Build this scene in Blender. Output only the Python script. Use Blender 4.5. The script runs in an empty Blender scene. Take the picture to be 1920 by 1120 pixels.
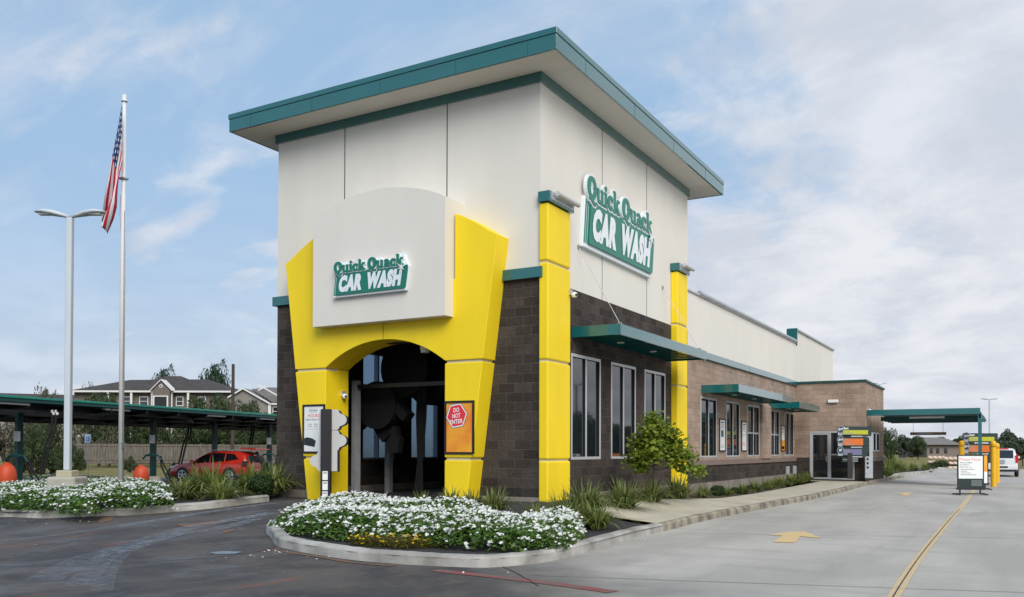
import bpy, bmesh, math, random
from mathutils import Vector, Matrix
from mathutils.geometry import tessellate_polygon
random.seed(7)
R = math.radians
scene = bpy.context.scene
COL = scene.collection

# ------------------------------------------------------------ camera
YAW, PITCH, ROLL = .5258, .0161, .0024
FPX, CX, CY = 1638.5, 952.47, 816.89
CAM = Vector((8.656, -16.253, 1.5))
fw = Vector((-math.sin(YAW), math.cos(YAW), 0)); rt = Vector((math.cos(YAW), math.sin(YAW), 0)); up = Vector((0, 0, 1))
FH, RH = fw.copy(), rt.copy()
fw, up = fw*math.cos(PITCH)+up*math.sin(PITCH), up*math.cos(PITCH)-fw*math.sin(PITCH)
rt, up = rt*math.cos(ROLL)+up*math.sin(ROLL), up*math.cos(ROLL)-rt*math.sin(ROLL)
cd = bpy.data.cameras.new('camera'); co = bpy.data.objects.new('camera', cd); COL.objects.link(co)
cd.sensor_width = 36; cd.lens = FPX*36/1920; cd.shift_x = (960-CX)/1920; cd.shift_y = (CY-560)/1920
cd.clip_end = 6000; cd.clip_start = .1
m4 = Matrix((rt, up, -fw)).transposed().to_4x4(); m4.translation = CAM
co.matrix_world = m4
scene.camera = co

# ------------------------------------------------------------ world, sun, exposure
SUN_EL, SUN_AZ = R(36), Vector((.70, -.71, 0)).normalized()
w = bpy.data.worlds.new('World'); scene.world = w; w.use_nodes = True
nt = w.node_tree; N = nt.nodes; L = nt.links
for n in list(N): N.remove(n)
out = N.new('ShaderNodeOutputWorld'); bg = N.new('ShaderNodeBackground'); bg.inputs['Strength'].default_value = .112
sky = N.new('ShaderNodeTexSky'); sky.sky_type = 'NISHITA'; sky.sun_disc = False
sky.sun_elevation = SUN_EL; sky.sun_rotation = math.atan2(SUN_AZ.x, SUN_AZ.y)
sky.air_density = 1.0; sky.dust_density = 1.2; sky.ozone_density = 1.5
tc = N.new('ShaderNodeTexCoord')
sep = N.new('ShaderNodeSeparateXYZ'); L.new(tc.outputs['Generated'], sep.inputs[0])
def wm(op, a, b=None, c=None):
    n = N.new('ShaderNodeMath'); n.operation = op
    for i, v in enumerate((a, b, c)):
        if v is None: continue
        if isinstance(v, (int, float)): n.inputs[i].default_value = v
        else: L.new(v, n.inputs[i])
    return n.outputs[0]
zz = wm('ADD', wm('MAXIMUM', sep.outputs[2], 0.0), .22)
cmb = N.new('ShaderNodeCombineXYZ')
L.new(wm('DIVIDE', sep.outputs[0], zz), cmb.inputs[0]); L.new(wm('DIVIDE', sep.outputs[1], zz), cmb.inputs[1])
def wnoise(scale, detail, rough, dist=0, off=(0, 0, 0), sc=(1, 1, 1)):
    mp = N.new('ShaderNodeMapping'); mp.inputs['Location'].default_value = off; mp.inputs['Scale'].default_value = sc
    mp.inputs['Rotation'].default_value = (0, 0, .5)
    L.new(cmb.outputs[0], mp.inputs[0])
    n = N.new('ShaderNodeTexNoise'); n.inputs['Scale'].default_value = scale; n.inputs['Detail'].default_value = detail
    n.inputs['Roughness'].default_value = rough; n.inputs['Distortion'].default_value = dist
    L.new(mp.outputs[0], n.inputs['Vector']); return n.outputs['Fac']
def wramp(v, a, b):
    n = N.new('ShaderNodeMapRange'); n.interpolation_type = 'SMOOTHSTEP'
    n.inputs['From Min'].default_value = a; n.inputs['From Max'].default_value = b
    L.new(v, n.inputs['Value']); return n.outputs[0]
side = wm('ADD', wm('MULTIPLY', sep.outputs[0], RH.x), wm('MULTIPLY', sep.outputs[1], RH.y))
big = wnoise(1.1, 6, .55, .3, (3.1, 1.7, 0), (1, .6, 1))
fine = wnoise(6.5, 9, .62, .3, (.4, 2.2, 0), (1, .75, 1))
cover = wm('ADD', wm('MULTIPLY_ADD', big, 1.1, -.13), wm('MULTIPLY', side, 1.15))
cover = wm('ADD', cover, wm('MULTIPLY_ADD', fine, .80, -.40))
cloudf = wm('ADD', wm('MULTIPLY', wramp(cover, .40, .86), .86), wramp(wm('SUBTRACT', .34, sep.outputs[2]), .0, .48))
veil = wm('MULTIPLY', wramp(wnoise(2.2, 8, .58, .6, (7.3, 4.1, 0), (.45, 1.5, 1)), .42, .78), .62)
puff = wm('MULTIPLY', wramp(wnoise(3.0, 9, .55, .2, (2.7, 9.4, 0), (.7, 1.2, 1)), .49, .72), .80)
cloudf = wm('ADD', wm('MAXIMUM', cloudf, wm('MAXIMUM', veil, puff)), .03)
cloudf = wm('MINIMUM', cloudf, 1.0)
ccol = N.new('ShaderNodeMixRGB'); ccol.inputs[1].default_value = (3.95, 4.2, 4.7, 1); ccol.inputs[2].default_value = (5.1, 5.2, 5.5, 1)
L.new(wramp(wnoise(2.6, 7, .6, .3, (5, 1, 0)), .35, .65), ccol.inputs[0])
blue = N.new('ShaderNodeMixRGB'); blue.blend_type = 'MIX'; blue.inputs[0].default_value = .88
L.new(sky.outputs[0], blue.inputs[1]); blue.inputs[2].default_value = (2.15, 3.3, 4.75, 1)
mx = N.new('ShaderNodeMixRGB'); L.new(cloudf, mx.inputs[0]); L.new(blue.outputs[0], mx.inputs[1]); L.new(ccol.outputs[0], mx.inputs[2])
L.new(mx.outputs[0], bg.inputs[0]); L.new(bg.outputs[0], out.inputs[0])
sl = bpy.data.lights.new('sun', 'SUN'); sl.energy = 2.1; sl.angle = R(38); sl.color = (1, .95, .88)
so = bpy.data.objects.new('sun', sl); COL.objects.link(so)
sd = Vector((SUN_AZ.x*math.cos(SUN_EL), SUN_AZ.y*math.cos(SUN_EL), math.sin(SUN_EL)))
so.rotation_euler = sd.to_track_quat('Z', 'Y').to_euler(); so.location = (20, -20, 30)
scene.view_settings.view_transform = 'Standard'; scene.view_settings.look = 'None'
scene.view_settings.exposure = .53; scene.view_settings.gamma = 1

# ------------------------------------------------------------ measuring helpers
def ss(x, a, b):
    t = max(0, min(1, (x-a)/(b-a))); return t*t*(3-2*t)
def hz(x, y):
    """height of the paving, which rises towards the building slab"""
    a = .3*ss(y, -9, -.5)*(1-ss(x, 0, 3))*ss(x, -14, -8)*(1-ss(y, 2, 12) if x > -1 else 1)
    return a-.3*ss(-x, 15, 28)-.2*ss(y, 22, 40)*ss(x, 2, 6)
def ray(px, py): return fw+rt*((px-CX)/FPX)-up*((py-CY)/FPX)
def G(px, py, h=0):
    d = ray(px, py); z = h; p = None
    for _ in range(12):
        t = (z-CAM.z)/d.z; p = CAM+d*t; z = hz(p.x, p.y)+h
    return Vector((p.x, p.y, z))
def PL(px, py, ax, v):
    d = ray(px, py); return CAM+d*((v-CAM[ax])/d[ax])
def CW(lat, dep, z=0):
    p = CAM+RH*lat+FH*dep; return Vector((p.x, p.y, z))
def AT(px, py, dep): return CAM+ray(px, py)*dep

# ------------------------------------------------------------ materials
def mat(name, col, rough=.6, metal=0, var=.08, scale=3, bump=0, bscale=40, spec=.5, col2=None, trans=0, coat=0, streak=0, sheen=0):
    m = bpy.data.materials.new(name); m.use_nodes = True
    n = m.node_tree.nodes; l = m.node_tree.links; b = n['Principled BSDF']
    b.inputs['Roughness'].default_value = rough; b.inputs['Metallic'].default_value = metal
    b.inputs['Specular IOR Level'].default_value = spec; b.inputs['Coat Weight'].default_value = coat
    if trans: b.inputs['Transmission Weight'].default_value = trans
    tc = n.new('ShaderNodeTexCoord')
    if var or col2:
        ns = n.new('ShaderNodeTexNoise'); ns.inputs['Scale'].default_value = scale; ns.inputs['Detail'].default_value = 6
        if streak:
            mp = n.new('ShaderNodeMapping'); mp.inputs['Scale'].default_value = (1, 1, streak); l.new(tc.outputs['Object'], mp.inputs[0]); l.new(mp.outputs[0], ns.inputs['Vector'])
        else: l.new(tc.outputs['Object'], ns.inputs['Vector'])
        rp = n.new('ShaderNodeValToRGB'); rp.color_ramp.elements[0].position = .32; rp.color_ramp.elements[1].position = .68
        c1 = tuple(c*(1-var) for c in col); c2 = col2 or tuple(min(1, c*(1+var)) for c in col)
        rp.color_ramp.elements[0].color = (*c1, 1); rp.color_ramp.elements[1].color = (*c2, 1)
        l.new(ns.outputs['Fac'], rp.inputs[0]); l.new(rp.outputs[0], b.inputs['Base Color'])
    else: b.inputs['Base Color'].default_value = (*col, 1)
    if bump:
        nb = n.new('ShaderNodeTexNoise'); nb.inputs['Scale'].default_value = bscale; nb.inputs['Detail'].default_value = 5
        l.new(tc.outputs['Object'], nb.inputs['Vector'])
        bp = n.new('ShaderNodeBump'); bp.inputs['Strength'].default_value = bump; bp.inputs['Distance'].default_value = .02
        l.new(nb.outputs['Fac'], bp.inputs['Height']); l.new(bp.outputs[0], b.inputs['Normal'])
    return m
def brickmat(name, c1, c2, mortar, w=.406, h=.203, bump=.6, off=0, rough=.9, mort=.008, rock=1.0):
    m = bpy.data.materials.new(name); m.use_nodes = True
    n = m.node_tree.nodes; l = m.node_tree.links; b = n['Principled BSDF']; b.inputs['Roughness'].default_value = rough
    b.inputs['Specular IOR Level'].default_value = .25
    tc = n.new('ShaderNodeTexCoord'); sp = n.new('ShaderNodeSeparateXYZ'); l.new(tc.outputs['Object'], sp.inputs[0])
    ad = n.new('ShaderNodeMath'); l.new(sp.outputs[0], ad.inputs[0]); l.new(sp.outputs[1], ad.inputs[1])
    az = n.new('ShaderNodeMath'); az.inputs[1].default_value = off; l.new(sp.outputs[2], az.inputs[0])
    cb = n.new('ShaderNodeCombineXYZ'); l.new(ad.outputs[0], cb.inputs[0]); l.new(az.outputs[0], cb.inputs[1])
    br = n.new('ShaderNodeTexBrick'); br.inputs['Scale'].default_value = 1
    br.inputs['Brick Width'].default_value = w; br.inputs['Row Height'].default_value = h
    br.inputs['Mortar Size'].default_value = mort; br.inputs['Mortar Smooth'].default_value = .3; br.inputs['Bias'].default_value = 0
    br.inputs['Color1'].default_value = (*c1, 1); br.inputs['Color2'].default_value = (*c2, 1); br.inputs['Mortar'].default_value = (*mortar, 1)
    l.new(cb.outputs[0], br.inputs['Vector'])
    ns = n.new('ShaderNodeTexNoise'); ns.inputs['Scale'].default_value = 14; ns.inputs['Detail'].default_value = 8; ns.inputs['Roughness'].default_value = .7
    l.new(tc.outputs['Object'], ns.inputs['Vector'])
    mxx = n.new('ShaderNodeMixRGB'); mxx.blend_type = 'OVERLAY'; mxx.inputs[0].default_value = .55
    l.new(br.outputs['Color'], mxx.inputs[1]); l.new(ns.outputs['Fac'], mxx.inputs[2])
    # soft damp and dust blotches
    n2 = n.new('ShaderNodeTexNoise'); n2.inputs['Scale'].default_value = 1.1; n2.inputs['Detail'].default_value = 4; l.new(tc.outputs['Object'], n2.inputs['Vector'])
    m2 = n.new('ShaderNodeMixRGB'); m2.blend_type = 'SOFT_LIGHT'; m2.inputs[0].default_value = .6
    l.new(mxx.outputs[0], m2.inputs[1]); l.new(n2.outputs['Fac'], m2.inputs[2]); l.new(m2.outputs[0], b.inputs['Base Color'])
    h1 = n.new('ShaderNodeMath'); h1.operation = 'MULTIPLY_ADD'; h1.inputs[1].default_value = -1.0
    l.new(br.outputs['Fac'], h1.inputs[0])
    h2 = n.new('ShaderNodeMath'); h2.operation = 'MULTIPLY'; h2.inputs[1].default_value = rock; l.new(ns.outputs['Fac'], h2.inputs[0]); l.new(h2.outputs[0], h1.inputs[2])
    bp = n.new('ShaderNodeBump'); bp.inputs['Strength'].default_value = bump; bp.inputs['Distance'].default_value = .02
    l.new(h1.outputs[0], bp.inputs['Height']); l.new(bp.outputs[0], b.inputs['Normal'])
    return m
M = {}
M['stucco'] = mat('off_white_stucco', (.69, .665, .61), .9, var=.03, streak=.3, scale=1.1, bump=.15, bscale=140, spec=.2)
M['soffit'] = mat('soffit_stucco', (.66, .62, .56), .9, var=.03, scale=1, spec=.2)
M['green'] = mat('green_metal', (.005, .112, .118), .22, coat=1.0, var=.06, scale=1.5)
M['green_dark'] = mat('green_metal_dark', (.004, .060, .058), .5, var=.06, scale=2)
M['post_green'] = mat('deep_green_paint', (.004, .035, .035), .5)
M['green_sign'] = mat('green_sign_face', (.004, .17, .115), .3, var=.03)
M['sign_white'] = mat('white_acrylic', (.72, .77, .80), .3, var=.02)
M['yellow'] = mat('yellow_stucco', (.86, .63, .012), .55, var=.055, streak=.35, scale=1.3, bump=.22, bscale=90, spec=.4)
M['cream'] = mat('cream_joint', (.55, .50, .33), .9)
M['joint'] = mat('dark_joint', (.03, .03, .03), .9, var=0)
M['cmu_dark'] = brickmat('dark_split_block', (.034, .028, .025), (.070, .056, .049), (.10, .09, .08), off=.12, rock=1.8, bump=.9)
M['cmu_tan'] = brickmat('tan_block', (.29, .215, .168), (.37, .275, .215), (.25, .20, .165), off=.05, bump=.5, rock=.6, mort=.008)
M['sill_band'] = mat('pinkish_sill', (.20, .145, .125), .9, bump=.2)
M['conc'] = mat('pale_concrete', (.40, .38, .33), .92, var=.14, scale=2.5, bump=.25, bscale=60)
M['kerb'] = mat('kerb_concrete', (.24, .23, .21), .92, col2=(.46, .45, .42), scale=2.2, bump=.35, bscale=40, var=.1)
M['kerb_dark'] = mat('weathered_kerb', (.12, .10, .085), .95, col2=(.36, .33, .25), scale=3, bump=.5, bscale=25, var=.1)
M['found'] = mat('foundation_concrete', (.17, .15, .13), .95, col2=(.28, .25, .22), scale=2)
M['walk'] = mat('sidewalk_concrete', (.42, .385, .30), .93, col2=(.50, .46, .365), scale=1.5, bump=.15, bscale=80)
M['alu'] = mat('pale_aluminium', (.55, .56, .57), .38, metal=.35, var=.03)
M['galv'] = mat('galvanised_metal', (.50, .52, .54), .42, metal=.5, var=.1, scale=6)
M['polewhite'] = mat('pale_painted_pole', (.50, .55, .60), .45, var=.05, streak=.2)
M['reveal_shade'] = mat('painted_reveal_shade', (.012, .013, .014), .5, var=0)  # near-black colour paints shade onto the window reveal faces
M['black'] = mat('black_metal', (.012, .012, .014), .45, var=0)
M['blackm'] = mat('matt_black', (.005, .005, .006), .8, var=0)
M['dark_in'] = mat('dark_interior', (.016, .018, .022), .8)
M['grey_back'] = mat('grey_sign_back', (.50, .50, .50), .6, var=.03)
M['tree_green'] = None
def glassmat(name, tint=(.012, .016, .020), rough=.03):
    m = bpy.data.materials.new(name); m.use_nodes = True; b = m.node_tree.nodes['Principled BSDF']
    b.inputs['Base Color'].default_value = (*tint, 1); b.inputs['Roughness'].default_value = rough
    b.inputs['Specular IOR Level'].default_value = .75; b.inputs['IOR'].default_value = 1.6
    return m
M['glass'] = glassmat('dark_window_glass')
M['carglass'] = glassmat('car_glass', (.008, .009, .01), .02)
mb_ = bpy.data.materials.new('frosted_tunnel_glass'); mb_.use_nodes = True
b_ = mb_.node_tree.nodes['Principled BSDF']; b_.inputs['Base Color'].default_value = (.22, .32, .42, 1); b_.inputs['Roughness'].default_value = .35
b_.inputs['Transmission Weight'].default_value = .85; b_.inputs['IOR'].default_value = 1.1
M['frost'] = mb_
def leafmat(name, c1, c2, tr=.35, scale=5, rough=.55):
    m = bpy.data.materials.new(name); m.use_nodes = True; n = m.node_tree.nodes; l = m.node_tree.links
    b = n['Principled BSDF']; b.inputs['Roughness'].default_value = rough; b.inputs['Specular IOR Level'].default_value = .3
    gi = n.new('ShaderNodeNewGeometry'); rp = n.new('ShaderNodeMixRGB')
    rp.inputs[1].default_value = (*c1, 1); rp.inputs[2].default_value = (*c2, 1)
    l.new(gi.outputs['Random Per Island'], rp.inputs[0]); l.new(rp.outputs[0], b.inputs['Base Color'])
    t = n.new('ShaderNodeBsdfTranslucent'); l.new(rp.outputs[0], t.inputs['Color'])
    mx = n.new('ShaderNodeMixShader'); mx.inputs[0].default_value = tr
    l.new(b.outputs[0], mx.inputs[1]); l.new(t.outputs[0], mx.inputs[2])
    l.new(mx.outputs[0], n['Material Output'].inputs['Surface'])
    return m
M['leaf_bed'] = leafmat('flower_bed_leaves', (.038, .095, .014), (.12, .22, .04))
M['petal'] = leafmat('white_petals', (.74, .76, .72), (.84, .86, .84), .3)
M['petal_y'] = leafmat('yellow_petals', (.70, .42, .01), (.8, .55, .03), .3)
M['leaf_y'] = leafmat('olive_groundcover', (.06, .07, .012), (.15, .14, .03))
M['blade'] = leafmat('liriope_blades', (.05, .09, .02), (.27, .30, .10))
M['blade2'] = leafmat('bright_blades', (.07, .12, .02), (.30, .33, .10))
M['leaf_sap'] = leafmat('sapling_leaves', (.09, .15, .015), (.27, .34, .045), .4)
M['leaf_box'] = leafmat('dark_shrub_leaves', (.015, .035, .008), (.045, .085, .02))
M['leaf_tree'] = leafmat('broadleaf_tree_leaves', (.026, .045, .018), (.075, .105, .038), .25)
M['leaf_pine'] = leafmat('pine_needles', (.018, .042, .028), (.045, .085, .05), .2)
M['leaf_far'] = leafmat('distant_tree_leaves', (.040, .062, .035), (.075, .10, .055), .2)
M['leaf_brown'] = leafmat('thin_brown_leaves', (.07, .07, .045), (.14, .13, .09), .2)
M['bark'] = mat('bark', (.06, .045, .035), .95, bump=.5, bscale=30)
M['mulch'] = mat('dark_mulch', (.012, .012, .013), .97, col2=(.05, .05, .052), scale=45, bump=1.0, bscale=70)
M['soil'] = mat('brown_soil', (.025, .018, .013), .97, col2=(.07, .052, .038), scale=25, bump=.9, bscale=50)
M['orange'] = mat('orange_plastic', (.52, .06, .014), .55, var=.05)
M['bollard'] = mat('yellow_plastic_sleeve', (.78, .42, .008), .4, var=.03)
M['redcar'] = mat('red_car_paint', (.44, .022, .012), .22, var=.02, coat=.7)
M['whitecar'] = mat('white_car_paint', (.72, .72, .72), .25, var=.01, coat=.5)
M['tyre'] = mat('tyre_rubber', (.012, .012, .012), .85, var=0)
M['rim'] = mat('alloy_rim', (.55, .55, .56), .3, metal=.7, var=0)
M['redlens'] = mat('red_lens', (.55, .01, .012), .2, var=0)
M['bumper'] = mat('dark_plastic', (.02, .02, .02), .6, var=0)
M['fence'] = mat('weathered_fence_wood', (.11, .098, .082), .9, col2=(.19, .17, .145), scale=9, streak=.15, var=.1)
M['siding'] = mat('taupe_siding', (.145, .125, .108), .85, var=.05)
M['siding2'] = mat('grey_beige_siding', (.23, .21, .19), .85, var=.05)
M['shingle'] = mat('brown_grey_shingles', (.038, .032, .031), .95, col2=(.068, .06, .058), scale=2.5, bump=.3)
M['shingle2'] = mat('grey_shingles', (.13, .12, .115), .95, col2=(.17, .16, .15), scale=2.5)
M['trim'] = mat('white_trim', (.66, .66, .65), .7, var=.02)
M['farbrick'] = mat('far_brick', (.20, .165, .145), .9)
M['paper'] = mat('white_print', (.78, .80, .80), .35, var=.01)
M['ink'] = mat('black_ink', (.02, .025, .03), .5, var=0)
M['inkgrey'] = mat('grey_ink', (.28, .29, .30), .5, var=0)
M['inkred'] = mat('red_ink', (.70, .03, .05), .5, var=0)
M['pink'] = mat('pinkish_red_print', (.75, .16, .13), .5, var=0)
M['posterorange'] = mat('orange_print', (.80, .20, .02), .4, col2=(.85, .42, .03), scale=2.2, var=.05)
M['menuorange'] = mat('menu_orange', (.62, .14, .012), .4, var=.02)
M['menuyellow'] = mat('menu_yellow', (.46, .46, .02), .4, var=.02)
M['menupurple'] = mat('menu_purple', (.15, .14, .27), .4, var=.02)
M['menugreen'] = mat('menu_dark_green', (.008, .03, .028), .4, var=0)
M['menublue'] = mat('menu_price_disc', (.01, .035, .055), .4, var=0)
M['menugrey'] = mat('menu_grey', (.33, .35, .38), .4, var=0)
M['signblue'] = mat('blue_sign', (.03, .10, .35), .4, var=0)
M['skin'] = mat('skin', (.25, .13, .09), .6, var=0)
M['cloth'] = mat('dark_clothing', (.015, .013, .016), .9, var=0)
M['lens'] = mat('lamp_lens', (.75, .76, .74), .3, var=0)
M['cable'] = mat('steel_cable', (.33, .33, .34), .4, metal=.6, var=0)

# paving: stained dark asphalt-grey to the left where cars leave wet, pale concrete to the right
def pavemat():
    m = bpy.data.materials.new('stained_concrete_paving'); m.use_nodes = True; n = m.node_tree.nodes; l = m.node_tree.links
    b = n['Principled BSDF']; b.inputs['Specular IOR Level'].default_value = .4
    tc = n.new('ShaderNodeTexCoord'); O = tc.outputs['Object']
    def noise(sc, det=6, rg=.55, s=(1, 1, 1), rot=0, dist=0):
        mp = n.new('ShaderNodeMapping'); mp.inputs['Scale'].default_value = s; mp.inputs['Rotation'].default_value = (0, 0, rot)
        l.new(O, mp.inputs[0]); t = n.new('ShaderNodeTexNoise'); t.inputs['Scale'].default_value = sc; t.inputs['Detail'].default_value = det
        t.inputs['Roughness'].default_value = rg; t.inputs['Distortion'].default_value = dist; l.new(mp.outputs[0], t.inputs['Vector']); return t.outputs['Fac']
    def mm(op, a, b_=None):
        q = n.new('ShaderNodeMath'); q.operation = op
        for i, v in enumerate((a, b_)):
            if v is None: continue
            if isinstance(v, (int, float)): q.inputs[i].default_value = v
            else: l.new(v, q.inputs[i])
        return q.outputs[0]
    def rmp(v, a, b_, lo=0, hi=1):
        q = n.new('ShaderNodeMapRange'); q.interpolation_type = 'SMOOTHSTEP'; q.inputs['From Min'].default_value = a; q.inputs['From Max'].default_value = b_
        q.inputs['To Min'].default_value = lo; q.inputs['To Max'].default_value = hi; l.new(v, q.inputs['Value']); return q.outputs[0]
    def mix(f, c1, c2, mode='MIX'):
        q = n.new('ShaderNodeMixRGB'); q.blend_type = mode
        if isinstance(f, float): q.inputs[0].default_value = f
        else: l.new(f, q.inputs[0])
        for i, c in ((1, c1), (2, c2)):
            if isinstance(c, tuple): q.inputs[i].default_value = (*c, 1)
            else: l.new(c, q.inputs[i])
        return q.outputs[0]
    sp = n.new('ShaderNodeSeparateXYZ'); l.new(O, sp.inputs[0])
    x, y = sp.outputs[0], sp.outputs[1]
    light = mix(rmp(noise(.55, 8, .6, (1, .35, 1)), .35, .68), (.325, .31, .285), (.485, .465, .42))
    light = mix(rmp(noise(1.6, 7, .7, (1, .12, 1), 0), .52, .75, 0, .62), light, (.21, .205, .195))
    light = mix(rmp(noise(2.2, 7, .65, (.2, 1, 1), .15), .50, .72, 0, .6), light, (.24, .225, .20))
    light = mix(.35, light, mix(rmp(noise(90, 3, .7), .3, .7), (.22, .215, .205), (.50, .48, .45)))
    dark = mix(rmp(noise(.5, 7, .6, (1, 1, 1), 0, 1.2), .35, .65), (.028, .029, .034), (.078, .070, .066))
    dark = mix(rmp(noise(1.8, 8, .68, (1, .5, 1), .5, .6), .46, .70, 0, .6), dark, (.10, .085, .075))
    dark = mix(rmp(noise(60, 3, .7), .45, .8, 0, .35), dark, (.16, .15, .15))
    # where it is dark: left of a wobbly line, x - .3*y < c ; stronger close to the exit lane
    v = mm('ADD', x, mm('MULTIPLY', y, .8)); v = mm('ADD', v, mm('MULTIPLY', mm('SUBTRACT', noise(.45, 6, .6), .5), 5.0))
    left = rmp(v, -3.2, .8, 1, 0)
    col = mix(left, light, dark)
    # rusty and soapy streaks that follow the wheels
    rust = mm('MULTIPLY', rmp(noise(1.5, 5, .6, (1, .35, 1), .4), .60, .72), left)
    col = mix(mm('MULTIPLY', rust, .55), col, (.20, .065, .028))
    soap = mm('MULTIPLY', rmp(noise(2.4, 9, .72, (1, .25, 1), -.35, .9), .60, .70), rmp(x, -4, 0, 1, .0))
    col = mix(mm('MULTIPLY', mm('MULTIPLY', soap, left), .22), col, (.26, .28, .31))
    spot = mm('MULTIPLY', rmp(noise(9, 4, .75), .66, .70), rmp(noise(.7, 3, .5), .5, .6))
    col = mix(mm('MULTIPLY', mm('MULTIPLY', spot, left), .7), col, (.42, .45, .50))
    l.new(col, b.inputs['Base Color'])
    wet = mm('MULTIPLY', rmp(noise(1.3, 9, .7, (1, .6, 1), -.3, .3), .46, .62), left)
    rr = mm('SUBTRACT', .85, mm('MULTIPLY', wet, .34)); l.new(rr, b.inputs['Roughness'])
    bp = n.new('ShaderNodeBump'); bp.inputs['Strength'].default_value = .25; bp.inputs['Distance'].default_value = .01
    l.new(noise(45, 5, .7), bp.inputs['Height']); l.new(bp.outputs[0], b.inputs['Normal'])
    return m
M['pave'] = pavemat()
M['grassland'] = mat('dry_green_grass', (.10, .10, .02), .95, col2=(.21, .175, .045), scale=.35, bump=.8, bscale=12)
M['yline'] = mat('faded_yellow_paint', (.62, .46, .24), .85, col2=(.48, .40, .27), scale=9)
M['arrowp'] = mat('yellow_orange_paint', (.68, .47, .20), .85, col2=(.56, .43, .24), scale=7)
M['redp'] = mat('worn_red_paint', (.27, .05, .045), .85, col2=(.13, .10, .09), scale=3.5)
M['rustp'] = mat('rusty_orange_paint', (.20, .095, .045), .85, col2=(.10, .075, .06), scale=5)
M['tar'] = mat('tar_joint', (.018, .017, .017), .9, var=0)

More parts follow.
